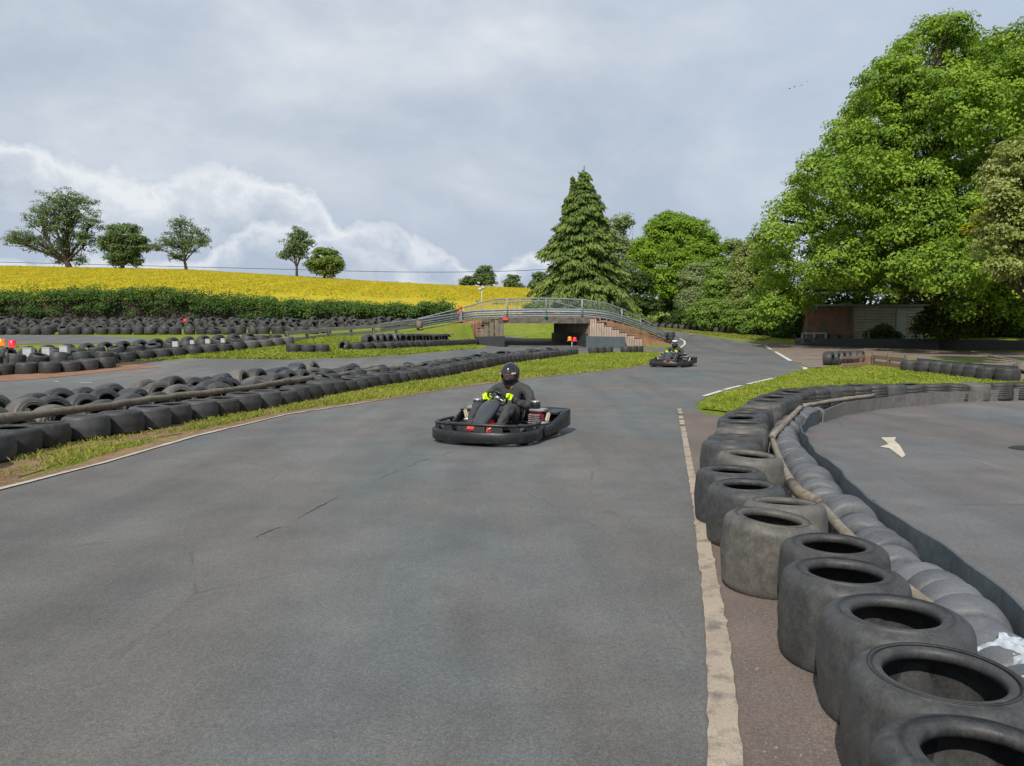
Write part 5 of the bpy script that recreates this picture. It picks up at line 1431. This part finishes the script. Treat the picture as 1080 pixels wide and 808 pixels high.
# ------------------------------------------------------------------ trees, hedges, grass and the yellow field
def leaves(centers, rad, count, size, r, flat=.65, up=.55, aspect=.62, hang=0.0, outward=None):
    """count[i] leaf blades spread through each clump; returns vertices, quads, tint"""
    C = np.repeat(np.asarray(centers, float), count, 0); RD = np.repeat(np.asarray(rad, float), count); n = len(C)
    d = r.normal(0, 1, (n, 3)); d /= np.linalg.norm(d, axis=1, keepdims=True)
    d[:, 2] = np.where(r.random(n) < .62, np.abs(d[:, 2]), d[:, 2])
    k = r.random(n) ** .45
    pos = C + d * (RD * k)[:, None] * np.array([1, 1, flat])
    nrm = d * (1 - up) + np.array([0, 0, 1]) * up + r.normal(0, .45, (n, 3))
    if outward is not None: nrm += np.repeat(outward, count, 0) * .5
    nrm /= np.linalg.norm(nrm, axis=1, keepdims=True)
    t = np.cross(nrm, r.normal(0, 1, (n, 3))); t /= np.linalg.norm(t, axis=1, keepdims=True)
    if hang > 0:
        t = t * (1 - hang) + np.array([0, 0, -1]) * hang; t /= np.linalg.norm(t, axis=1, keepdims=True)
    b = np.cross(nrm, t); b /= np.maximum(1e-6, np.linalg.norm(b, axis=1, keepdims=True))
    s = size * r.uniform(.6, 1.35, n)[:, None]
    fold = nrm * s * .12
    V = np.stack([pos - t * s * .5, pos - b * s * .5 * aspect + fold, pos + t * s * .5, pos + b * s * .5 * aspect + fold], 1).reshape(-1, 3)
    Fq = np.arange(n * 4).reshape(-1, 4)
    ct = np.repeat(r.random(len(count)), count)
    tint = np.clip(.55 * ct + .45 * r.random(n), 0, 1)
    return V, Fq, tint

def limb(m, a, b, r0, r1, r, sag=.12, n=6, seg=6):
    a, b = Vector(a), Vector(b); L = (b - a).length
    off = Vector(r.normal(0, 1, 3)); off.z = abs(off.z) * .6 + .4; off = off * L * sag
    pts = [a * (1 - t) + b * t + off * (4 * t * (1 - t)) * .5 + Vector(r.normal(0, .015 * L, 3)) * (0 < t < 1) for t in np.linspace(0, 1, seg)]
    m.tube(pts, [r0 + (r1 - r0) * t for t in np.linspace(0, 1, seg)], n, cap=False); return pts

def tree(name, label, base, lobes, leaf_key, leaf=.28, per=60, clumps=9.0, rc=.9, trunk=.3, cat="tree", group=None, seed=0, open_=0.0, flat=.65, limbs=True, fork=.35, shell=(.55, 1.0), twigs=1.0, up=.42, ext=1.0):
    r = np.random.default_rng(seed); base = Vector(base)
    L = []
    for lb in lobes:
        px, py, Y, rp = lb[:4]; c = D(px, py, Y); R0 = rp * Y / F; sq = lb[4] if len(lb) > 4 else .85
        L.append((c, R0, sq))
    cs, rs, ow = [], [], []
    for li, (c, R0, sq) in enumerate(L):
        n = max(3, int(clumps * R0 * R0 / (rc * rc)))
        for _ in range(n):
            d = Vector(r.normal(0, 1, 3)).normalized()
            if d.z < -.55 and r.random() < .6: d.z *= -1
            k = r.uniform(*shell); p = c + Vector((d.x, d.y, d.z * sq)) * (R0 * ext - rc * .6) * k
            if any(j != li and (Vector((p.x - c2.x, p.y - c2.y, (p.z - c2.z) / s2)).length < (R2 - rc) * .6) for j, (c2, R2, s2) in enumerate(L)): continue
            if p.z < base.z + .15: continue
            cs.append(tuple(p)); rs.append(rc * r.uniform(.6, 1.25)); ow.append(tuple(d))
    cnt = np.maximum(6, (per * (np.array(rs) / rc) ** 2).astype(int))
    V, Fq, tint = leaves(cs, rs, cnt, leaf, r, flat, up, outward=np.array(ow))
    root = empty(name, tuple(base)); tag(root, label, cat, group)
    V = V - np.array(base)
    cr = link(bpy.data.objects.new("crown", np_mesh("crown", V, Fq, M[leaf_key], tint))); cr.parent = root
    if limbs:
        m = MB(); top = sum((c for c, _, _ in L), Vector()) / len(L); zt = max(c.z for c, _, _ in L)
        fk = Vector((base.x * .7 + top.x * .3, base.y * .7 + top.y * .3, base.z + (top.z - base.z) * fork + .2))
        o = -base
        tp = [base + o - Vector((0, 0, .15)), base * .9 + fk * .1 + o, (base + fk) / 2 + o, fk + o]
        m.tube(tp, [trunk * 1.45, trunk * 1.05, trunk * .92, trunk * .8], 12)
        for li, (c, R0, sq) in enumerate(L):
            if len(L) > 20 and li % 3: continue
            pts = limb(m, fk + o, c + o, trunk * (.38 if len(L) > 20 else .55), trunk * .12, r, .14, 8, 8)
            near = [i for i in range(len(cs)) if (Vector(cs[i]) - c).length < R0 * 1.05]
            r.shuffle(near)
            for i in near[:int(twigs * 14)]:
                st = pts[int(r.integers(2, 8))]; limb(m, st, Vector(cs[i]) + o, trunk * .15, trunk * .035, r, .12, 5, 5)
        m.build("trunk", M['bark'], root)
    return root

def at(px, py, Y):
    p = D(px, py, Y); return (p.x, p.y, tz(p.x, p.y))

# the big broad tree on the right
edge_pts = [(985, 12), (960, 22), (938, 40), (920, 62), (903, 86), (886, 112), (868, 136), (850, 158), (834, 180), (818, 204), (806, 228), (801, 254), (803, 282), (806, 308)]
OAK = []
orng = np.random.default_rng(77)
for k, (ex, ey) in enumerate(edge_pts):
    rp = 30 + 5 * math.sin(k * 2.3); OAK.append((ex - 13 + rp * .92, ey + rp * .62 + 9, 44 + 2 * math.sin(k * 1.7), rp, .95))
for k, (ex, ey) in enumerate([(1010, 16), (1035, 28), (1062, 34), (1090, 44)]): OAK.append((ex, ey + 44, 45 + math.sin(k), 33, .95))
for gy in range(70, 292, 42):                       # lobes that fill the crown between its outline and the picture edge
    x0 = np.interp(gy, [12, 62, 112, 158, 204, 254, 308], [985, 920, 886, 850, 818, 801, 806]) + 74
    gx = x0 + orng.uniform(0, 20)
    while gx < 1125:
        OAK.append((gx + orng.normal(0, 8), gy + orng.normal(0, 12), 41 + orng.normal(0, 1.0) - 1.2 * math.sin((gy - 40) / 300 * math.pi), orng.uniform(38, 54), .9)); gx += 58
OAK += [(985, 150, 51, 90), (910, 210, 50, 70), (1050, 230, 51, 90), (1090, 120, 49, 80), (1120, 200, 46, 80), (838, 318, 46, 26), (872, 298, 43, 24), (1030, 322, 41, 34), (1075, 322, 41, 36), (1000, 288, 36.5, 42), (1060, 286, 35, 46), (1110, 280, 36, 50), (892, 296, 47, 30), (930, 294, 47, 34), (972, 300, 47, 32), (915, 302, 44, 20)]
tree("broad_tree", "huge spreading bright green tree towering over the brick shed", at(1002, 365, 44), OAK, 'oak_leaf', leaf=.185, per=72, clumps=5.2, rc=.62, trunk=.55, seed=3, flat=.72, fork=.32, shell=(.66, 1.06), twigs=.8, up=.34)

CON = at(615, 335, 64)
def conifer():
    r = np.random.default_rng(5); base = Vector(CON); top = D(614, 175, 64); Hh = top.z - base.z
    root = empty("conifer", tuple(base)); tag(root, "tall drooping conifer with two leading shoots behind the bridge", "tree")
    m = MB(); m.tube([(0, 0, -.1), (0, 0, Hh * .5), (0, 0, Hh)], [.34, .2, .03], 10)
    Vs, Fs, Ts, off = [], [], [], 0
    def radius(h):                      # h: 0 ground .. 1 top
        return np.interp(h, [0, .06, .14, .25, .38, .52, .64, .76, .86, .94, 1.0], [3.6, 4.3, 4.3, 3.9, 3.2, 2.6, 2.0, 1.55, .98, .52, .08])
    def shoot(cx, cy, z, ang, L_, dr, dens):
        nonlocal off
        d = np.array([math.cos(ang), math.sin(ang), 0]); n = 7; pts = []
        for t in np.linspace(0, 1, n): pts.append(np.array([cx, cy, z]) + d * L_ * t + np.array([0, 0, L_ * (.16 * t - dr * t * t)]))
        m.tube([tuple(p) for p in pts], [.05 * (1 - t) + .01 for t in np.linspace(0, 1, n)], 4, cap=False)
        side = np.array([-d[1], d[0], 0]); k = int(dens * (14 + 40 * L_)); t = r.random(k) ** .6; A = np.array(pts); ti = t * (n - 1); i0 = np.minimum(ti.astype(int), n - 2); fr = (ti - i0)[:, None]
        p = A[i0] * (1 - fr) + A[i0 + 1] * fr; wd = .05 + .34 * L_ ** .7 * np.sin(np.pi * np.clip(t * .85 + .1, 0, 1)); s = r.uniform(-1, 1, k)
        p = p + side * (s * wd)[:, None] + np.array([0, 0, -1]) * (np.abs(s) * wd * .45 + r.random(k) * .14)[:, None]
        ax = d * .55 + side * s[:, None] * .5 + np.array([0, 0, -1]) * (.55 + .5 * r.random(k))[:, None] + r.normal(0, .18, (k, 3)); ax /= np.linalg.norm(ax, axis=1, keepdims=True)
        b = np.cross(ax, r.normal(0, 1, (k, 3)) * .6 + np.array([0, 0, 1.0])); b /= np.linalg.norm(b, axis=1, keepdims=True)
        ln = r.uniform(.24, .52, k)[:, None] * min(1, .30 + .42 * L_); w = r.uniform(.045, .085, k)[:, None]
        V = np.stack([p, p + ax * ln * .45 - b * w, p + ax * ln, p + ax * ln * .45 + b * w], 1).reshape(-1, 3)
        Vs.append(V); Fs.append(np.arange(k * 4).reshape(-1, 4) + off); off += k * 4
        Ts.append(np.clip(.62 * r.random() + .22 * r.random(k) + .16 * t, 0, 1))
    z = .35
    while z < Hh * .97:
        h = z / Hh; Rr = radius(h); nb = int(7 + 9 * (1 - h))
        a0 = r.uniform(0, 6.28)
        for k in range(nb):
            a = a0 + 2 * math.pi * k / nb + r.normal(0, .16); L_ = Rr * r.uniform(.72, 1.12)
            if math.cos(a) < -.5 and .45 < h < .85: L_ *= 1.18
            shoot(0, 0, z + r.normal(0, .10), a, L_ * r.uniform(.8, 1.22), .32 + .24 * (1 - h) + r.normal(0, .05), 1.25)
        z += .34 * (1 - .35 * h)
    q = D(604, 185, 64); dx, dz = q.x - base.x, q.z - base.z           # second leader
    m.tube([(dx * .35, 0, dz * .62), (dx, 0, dz)], [.1, .02], 8); z = dz * .72
    while z < dz:
        Rr = .10 + .55 * (1 - z / dz) / .28 * .8
        for k in range(8): shoot(dx * (.55 + .45 * z / dz), 0, z, r.uniform(0, 6.28), Rr * r.uniform(.7, 1.1), .3, 1.2)
        z += .26
    cr = link(bpy.data.objects.new("crown", np_mesh("crown", np.concatenate(Vs), np.concatenate(Fs), M['spruce_leaf'], np.concatenate(Ts)))); cr.parent = root
    m.build("trunk", M['bark'], root)
conifer()

GT = "trees behind the far bend"
tree("slender_tree", "pale thin leaved tree rising between the conifer and round green tree", at(656, 330, 82), [(655, 238, 82, 20), (648, 262, 82, 20), (664, 268, 82, 22), (655, 295, 82, 26), (640, 290, 82, 18)], 'pale_leaf', leaf=.26, per=46, clumps=7, rc=.75, trunk=.2, seed=11, group=GT, shell=(.3, 1))
tree("round_tree", "rounded bright green tree with a dark hollow below its crown", at(712, 336, 74), [(722, 258, 75, 40), (700, 244, 76, 24), (742, 262, 74, 24), (700, 285, 71, 32), (725, 290, 71, 30), (688, 302, 70, 22), (680, 268, 76, 24), (755, 280, 74, 18), (708, 240, 76, 20), (735, 300, 71, 22), (700, 306, 70, 16)], 'bright_leaf', leaf=.22, per=85, clumps=6, rc=.62, trunk=.32, seed=12, group=GT, flat=.7, up=.36)
tree("shadow_tree", "dark leafed tree filling the shadow between the conifer and round tree", at(676, 336, 66), [(672, 300, 68, 18), (668, 322, 66, 16), (684, 325, 67, 16), (705, 322, 78, 18), (728, 324, 78, 18)], 'dark_leaf', leaf=.24, per=85, clumps=9, rc=.7, trunk=.16, seed=13, group=GT)  # dark leaf colour stands in for shadow; rear lobes close the hollow
tree("grey_bush", "greyish green bush in front of the round tree", at(741, 334, 62), [(738, 294, 62, 24), (744, 314, 61, 24), (728, 318, 61, 18)], 'pale_leaf', leaf=.17, per=95, clumps=9, rc=.55, trunk=.1, seed=14, cat="bush", group=GT)
tree("poplar", "light green thin tree behind the hawthorns", at(775, 330, 78), [(772, 262, 78, 15), (778, 282, 78, 16), (765, 285, 78, 12)], 'pale_leaf', leaf=.26, per=55, clumps=8, rc=.7, trunk=.14, seed=15, group=GT)
tree("leafy_bush", "fresh green bush left of the white hawthorn", at(765, 342, 58), [(764, 302, 58, 25), (772, 322, 57, 24), (752, 326, 58, 20), (760, 286, 59, 18), (776, 290, 58, 18)], 'mid_leaf', leaf=.18, per=95, clumps=9, rc=.55, trunk=.1, seed=16, cat="bush", group=GT)
tree("hawthorn", "hawthorn with white blossom beside the big tree", at(797, 345, 56), [(797, 272, 56, 26), (790, 295, 55, 27), (808, 300, 55, 22), (784, 318, 54, 22), (804, 325, 54, 24), (820, 310, 54, 20)], 'thorn_leaf', leaf=.16, per=105, clumps=9, rc=.55, trunk=.12, seed=17, group=GT)
for i, (px, py, Y, w_, h_, key, lb) in enumerate(((752, 330, 56, 32, 17, 'mid_leaf', "yellow green ivy clad bank bush behind the far bend tyres"), (795, 332, 53.5, 34, 20, 'mid_leaf', "broad low bush between the far bend tyres and hawthorn"), (834, 334, 52, 30, 24, 'hedge_leaf', "dark glossy bush left of the brick shed"), (715, 336, 68, 26, 9, 'dark_leaf', "dark low shrub below the round tree's hollow"), (932, 352, 47.5, 20, 10, 'dark_leaf', "rounded dark bush before the boarded shed wall"))):
    tree("low_bush", lb, at(px, py + 8, Y), [(px - w_ * .5, py + 4, Y, h_), (px, py - 2, Y - .4, h_ * 1.05), (px + w_ * .5, py + 5, Y, h_), (px - w_ * .2, py + h_ * .6, Y - .5, h_ * .7), (px + w_ * .3, py + h_ * .6, Y - .5, h_ * .7)], key, leaf=.14, per=120, clumps=10, rc=.45, trunk=.06, seed=30 + i, cat="bush", group="low bushes by the far bend", limbs=False)
for i, (px, py, Y, rp) in enumerate(((1005, 338, 42.8, 26), (1042, 332, 43, 32), (1085, 325, 43, 40), (1130, 325, 47, 40), (982, 340, 43.4, 20), (1010, 342, 52, 28), (1048, 340, 52, 30), (1088, 338, 52, 32))):  # bushes added in a dark leaf colour to deepen the shade here
    tree("shade_bush", f"added dark undergrowth bush deepening the shade at right, {['before the trunk', 'right of the trunk', 'at the picture edge', 'beyond the picture edge', 'beside the shed end', 'far back beside the shed', 'far back right of the trunk', 'far back at the picture edge'][i]}", at(px, 362, Y), [(px, py, Y, rp), (px - rp * .5, py + 10, Y, rp * .6), (px + rp * .5, py + 8, Y, rp * .6)], 'dark_leaf', leaf=.2, per=80, clumps=9, rc=.7, trunk=.1, seed=40 + i, cat="bush", group="undergrowth under the big tree", limbs=False)
tree("edge_hawthorn", "near hawthorn with faded brownish blossom at the right edge", (D(1110, 380, 27).x, 27, 0), [(1085, 185, 27, 50), (1072, 245, 27, 52), (1100, 275, 27, 48), (1056, 212, 26.5, 20), (1125, 215, 27.5, 60), (1062, 282, 26.6, 24)], 'thorn_pale', leaf=.12, per=100, clumps=8.5, rc=.45, trunk=.14, seed=51, twigs=1.0, flat=.6)
tree("golden_sapling", "yellow green leafy sapling in front of the big tree", (D(1120, 380, 30).x, 30, 0), [(1042, 232, 30, 20), (1026, 244, 30, 13), (1058, 248, 30, 17), (1050, 262, 30.4, 14)], 'gold_leaf', leaf=.15, per=75, clumps=8, rc=.4, trunk=.07, seed=52, twigs=.8)
tree("distant_tree", "pale tree top showing behind the big tree's upper right side", at(1085, 330, 62), [(1078, 52, 62, 18), (1090, 80, 62, 28), (1100, 130, 62, 40)], 'pale_leaf', leaf=.25, per=60, clumps=7, rc=.8, trunk=.25, seed=53)

for i, (px, Y) in enumerate(((868, 60), (915, 61), (965, 60), (1015, 61), (1065, 60))):
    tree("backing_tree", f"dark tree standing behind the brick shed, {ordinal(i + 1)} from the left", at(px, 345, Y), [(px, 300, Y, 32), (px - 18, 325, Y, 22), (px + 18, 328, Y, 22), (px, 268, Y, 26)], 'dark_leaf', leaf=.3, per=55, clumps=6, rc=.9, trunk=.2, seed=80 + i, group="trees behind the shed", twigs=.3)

# trees on the crest of the yellow field
GHL = "trees along the crest of the yellow field"
tree("hill_tree", "largest wide spreading old tree with bare limbs on the hill crest", at(74, 283, 188), [(62, 222, 188, 23), (84, 222, 188, 20), (46, 234, 188, 20), (96, 238, 188, 13), (66, 240, 188, 20), (22, 252, 188, 15), (12, 256, 188, 9), (38, 256, 188, 13), (90, 256, 188, 16), (64, 262, 188, 14), (52, 266, 188, 9), (84, 274, 188, 9), (62, 277, 188, 6), (70, 212, 188, 15)], 'far_leaf', leaf=.40, per=36, clumps=5.5, rc=1.25, trunk=.75, seed=61, ext=1.25, group=GHL, shell=(.35, 1), fork=.22, twigs=1.8)
tree("hill_tree", "dense dark rounded tree beside the largest tree on the hill crest", at(129, 285, 188), [(130, 249, 188, 17), (117, 258, 188, 12), (146, 258, 188, 13), (130, 266, 188, 17), (122, 274, 188, 10), (140, 274, 188, 10)], 'far_leaf', leaf=.55, per=70, clumps=8, rc=1.4, trunk=.5, seed=62, ext=1.25, group=GHL)
tree("hill_tree", "airy tree with a leaning trunk third from left on the hill crest", at(197, 287, 188), [(190, 240, 188, 14), (205, 252, 188, 15), (180, 254, 188, 13), (192, 262, 188, 15), (213, 258, 188, 11), (165, 262, 188, 8), (184, 272, 188, 8)], 'far_leaf', leaf=.38, per=34, clumps=6, rc=1.15, trunk=.38, seed=63, ext=1.25, group=GHL, shell=(.3, 1), twigs=1.6)
tree("hill_tree", "tall slim tree touching a rounder greener one on the hill crest", at(313, 294, 185), [(314, 248, 185, 11), (310, 260, 185, 14), (320, 256, 185, 12), (303, 270, 185, 9), (318, 270, 185, 9)], 'far_leaf', leaf=.45, per=30, clumps=7, rc=1.1, trunk=.34, seed=64, ext=1.25, group=GHL, shell=(.35, 1), twigs=1.6)
tree("hill_tree", "small round green tree right of the slim one on the hill crest", at(342, 296, 185), [(343, 272, 185, 14), (333, 280, 185, 10), (354, 279, 185, 10), (343, 284, 185, 12)], 'far_leaf_lit', leaf=.5, per=70, clumps=8, rc=1.2, trunk=.35, seed=65, ext=1.25, group=GHL)
tree("hill_tree", "dark ragged tree at the far right end of the yellow field", at(508, 306, 190), [(511, 288, 190, 9), (507, 294, 190, 10), (494, 298, 190, 7), (515, 297, 190, 8), (489, 299, 190, 5)], 'far_leaf', leaf=.5, per=60, clumps=8, rc=1.1, trunk=.3, seed=66, ext=1.25, group=GHL)
tree("hill_tree", "smallest round tree near the conifer at the field's end", at(540, 307, 190), [(541, 298, 190, 8), (535, 301, 190, 5), (547, 302, 190, 5)], 'far_leaf', leaf=.5, per=60, clumps=8, rc=1.0, trunk=.25, seed=67, ext=1.25, group=GHL)
tree("hill_tree", "low tree half hidden behind the left side of the conifer", at(566, 308, 150), [(570, 296, 150, 12), (562, 302, 150, 7)], 'far_leaf', leaf=.4, per=60, clumps=8, rc=.9, trunk=.25, seed=68, group=GHL)
tree("shrub", "small round green shrub seen through the bridge railing", at(566, 330, 60), [(558, 326, 60, 8), (570, 325, 60, 9), (577, 328, 60, 6)], 'mid_leaf', leaf=.18, per=80, clumps=9, rc=.45, trunk=.06, seed=69, cat="shrub", twigs=.3)

# hedge at the foot of the field
def hedge(name, label, pts, leaf_key, leaf, per, seed, depth=1.3, step=.55, base_z=None, rc=.62):
    r = np.random.default_rng(seed); cs, rs, ow = [], [], []
    q = resample(pts, step); o = q[0].copy(); o.z = tz(o.x, o.y)
    for p in q:
        g0 = tz(p.x, p.y); top = p.z - .3
        for _ in range(int(9 * depth)):
            z = g0 + (top - g0) * r.random() ** .55; y = p.y + r.uniform(-depth, depth)
            cs.append((p.x + r.normal(0, .25), y, z + r.normal(0, .10))); rs.append(rc * r.uniform(.6, 1.25)); ow.append((0, -.6, .4))
        cs.append((p.x, p.y, top + r.normal(.05, .16))); rs.append(rc * r.uniform(.6, 1.3)); ow.append((0, 0, 1))
    V, Fq, tint = leaves(cs, rs, np.full(len(cs), per), leaf, r, .8, .4, outward=np.array(ow))
    ob = link(bpy.data.objects.new(name, np_mesh(name, V - np.array(o), Fq, M[leaf_key], tint))); ob.location = o
    m = MB(); rows = []
    for p in q:
        g0 = tz(p.x, p.y) - .1; t = max(g0 + .3, p.z - .75)
        rows.append([(p.x - o.x, p.y - o.y - .5, g0 - o.z), (p.x - o.x, p.y - o.y - .4, t - o.z), (p.x - o.x, p.y - o.y + .4, t - o.z), (p.x - o.x, p.y - o.y + .5, g0 - o.z)])
    st = MB().grid(rows, False, True).build("hedge_core", M['bark'], ob)  # solid dark box added inside the leaves to block light
    return tag(ob, label, "hedge")
HP = [(-420, 306, 56), (-150, 306, 56), (0, 306, 56), (55, 306.5, 56), (82, 303.5, 56), (100, 306, 56), (150, 305, 56), (172, 302.5, 56), (190, 307, 56), (225, 310.5, 56), (280, 314.5, 56), (340, 318, 56), (400, 320.5, 56), (445, 322, 56), (460, 319, 56), (474, 321, 56), (480, 326, 56)]
hedge("hedge", "long dark green hedge between the tyre rows and the yellow field", [D(*p) for p in HP], 'hedge_leaf', .15, 80, 71)
hedge("far_hedge", "thin dark hedge line along the far end of the yellow field", [D(*p) for p in ((395, 299, 196), (440, 301.5, 196), (480, 303.5, 196), (520, 304.5, 196), (575, 305.5, 196))], 'far_leaf', .6, 20, 72, 1.2, 1.6, rc=1.0)

# the yellow crop
def crop():
    r = np.random.default_rng(81)
    pxs = np.linspace(-420, 600, 340); Ys = np.concatenate([np.linspace(60, 110, 60), np.linspace(111, 196, 90)])
    PX, YY_ = np.meshgrid(pxs, Ys); X = (PX - 540) / F * YY_
    Z = terrain(X, YY_) + .55 + r.normal(0, .05, X.shape) + .06 * np.sin(X * .9 + YY_ * .13)
    Z[0, :] -= .6; Z[-1, :] -= .6; Z[:, -1] -= .6; Z[:, 0] -= .6
    V = np.stack([X.ravel(), YY_.ravel(), Z.ravel()], 1); nx = len(pxs); i, j = np.meshgrid(np.arange(nx - 1), np.arange(len(Ys) - 1)); q = (j * nx + i).ravel()
    V0 = V; F0 = np.stack([q, q + 1, q + nx + 1, q + nx], 1)
    o = link(bpy.data.objects.new("rape_crop", np_mesh("rape_crop", V0, F0, M['field'], smooth=True))); tag(o, "broad sloping field of yellow flowering rape", "crop", kind="stuff")
    n = 120000; px = r.uniform(-200, 585, n); Y = 85 + 109 * r.random(n) ** .8; x = (px - 540) / F * Y; z = terrain(x, Y) + .55
    pos = np.stack([x, Y, z], 1); s = r.uniform(.10, .26, n)[:, None]; h = r.uniform(.06, .20, n)[:, None]
    a = r.uniform(0, 6.28, n); t = np.stack([np.cos(a), np.sin(a) * .5, r.normal(0, .2, n)], 1); up = np.array([0, 0, 1.0]) + r.normal(0, .25, (n, 3))
    V = np.stack([pos - t * s, pos + t * s * .2 - t * .02, pos + t * s + up * h * .6, pos + up * h], 1).reshape(-1, 3)
    rowt = .5 + .5 * np.sin((x * .10 + Y * .995) * .55 + 1.5 * np.sin(x * .05)); tint = np.clip(.72 * r.random(n) + .32 * rowt * r.random(n), 0, 1)
    f = link(bpy.data.objects.new("rape_flowers", np_mesh("rape_flowers", V, np.arange(n * 4).reshape(-1, 4), M['rape'], tint))); f.parent = o
crop()

# grass blades
def inpoly(px, py, poly):
    x, y = np.asarray(px), np.asarray(py); ins = np.zeros(len(x), bool); n = len(poly)
    for i in range(n):
        x0, y0 = poly[i][0], poly[i][1]; x1, y1 = poly[(i + 1) % n][0], poly[(i + 1) % n][1]
        c = ((y0 > y) != (y1 > y)); xi = (x1 - x0) * (y - y0) / ((y1 - y0) if abs(y1 - y0) > 1e-9 else 1e-9) + x0; ins ^= c & (x < xi)
    return ins
def blades(name, label, poly, n, h, w_, key, seed, patch=.0, scale=1.0, off=.01):
    r = np.random.default_rng(seed); X = np.array([p[0] for p in poly]); Y = np.array([p[1] for p in poly])
    x = r.uniform(X.min(), X.max(), n * 5); y = r.uniform(Y.min(), Y.max(), n * 5); k = inpoly(x, y, poly)
    if patch > 0:
        g_ = np.sin(x * 3.1 + 1.3 * np.sin(y * 1.7)) + np.sin(y * 2.3 + x * 1.1) + .8 * np.sin(x * 7.7 - y * 5.1); k &= (g_ + r.normal(0, .7, len(x))) > (patch * 3 - 2)
    x, y = x[k][:n], y[k][:n]; m = len(x); z = terrain(x, y) + off
    dist = np.hypot(x, y); hh = h * r.uniform(.45, 1.3, m); a = r.uniform(0, 6.28, m); ww = w_ * r.uniform(.7, 1.3, m) * np.clip(dist / 8, 1, 3)
    t = np.stack([np.cos(a), np.sin(a), 0 * a], 1) * ww[:, None]; ln = np.stack([r.normal(0, .5, m) * hh, r.normal(0, .5, m) * hh, hh], 1); p = np.stack([x, y, z], 1)
    V = np.stack([p - t, p + t, p + ln * np.array([.6, .6, .75]) + t * .6, p + ln * np.array([1.3, 1.3, 1.0])], 1).reshape(-1, 3)
    tint = np.clip(r.random(m) * .8 + .2 * np.sin(x * 1.7) * np.sin(y * 1.3) + .05, 0, 1)
    o = link(bpy.data.objects.new(name, np_mesh(name, V, np.arange(m * 4).reshape(-1, 4), M[key], tint))); tag(o, label, "grass", kind="stuff"); return o
def between(pa, pb): return [(p.x, p.y) for p in pa] + [(p.x, p.y) for p in pb][::-1]
nearL = [p for p in offs(le, -0.20) if p.y < 26]; 
vrow = [p for p in offs(LROW, 0.62) if p.y < 26]
verge = [(p.x, p.y) for p in nearL if p.y > 3] + [(p.x, p.y) for p in vrow if p.y > 3][::-1]
blades("verge_grass", "ragged grass along the left white line", verge, 38000, .055, .0045, 'verge_blade', 91, .30)
straw = [(p.x, p.y) for p in vrow if 4 < p.y < 20] + [(p.x, p.y) for p in offs(LROW, 0.30) if 4 < p.y < 20][::-1]
blades("straw_grass", "thin dry grass poking through the dirt by the left tyres", straw, 9000, .05, .004, 'verge_blade', 92, .62)
cv = [(p.x, p.y) for p in offs(le, -0.05) if 14 < p.y] + [(p.x, p.y) for p in tip] + [(p.x, p.y) for p in gp([(690, 371.5), (650, 372), (615, 374)])] + [(p.x, p.y) for p in offs(LROW, 0.45) if 14 < p.y < 36][::-1]
blades("central_grass", "green grass wedge between the left tyre row and the far kart", cv, 36000, .06, .006, 'grass_blade', 93, .26)
blades("island_grass", "bright mown grass on the island inside the right tyre bend", [(p.x, p.y) for p in ISLAND], 42000, .055, .006, 'grass_blade', 94, .22, off=.024)
mp = [(p.x, p.y) for p in gp([(125, 383), (300, 364), (310, 358), (400, 357), (495, 358), (505, 367), (470, 370.5), (430, 374), (380, 377), (300, 379.5), (200, 378)])]
blades("bank_grass", "grass between the middle track and the left ramp", mp, 60000, .07, .008, 'grass_blade', 95, .1)
blades("strip_grass", "grass strip outside the far bend", [(11.0, 59.4), (13.0, 56.4), (15.0, 53.6), (17.2, 51.4), (16.0, 49.4), (14.4, 51.4), (12.5, 55.2), (10.7, 57.9)], 16000, .09, .010, 'verge_blade', 96, .2)
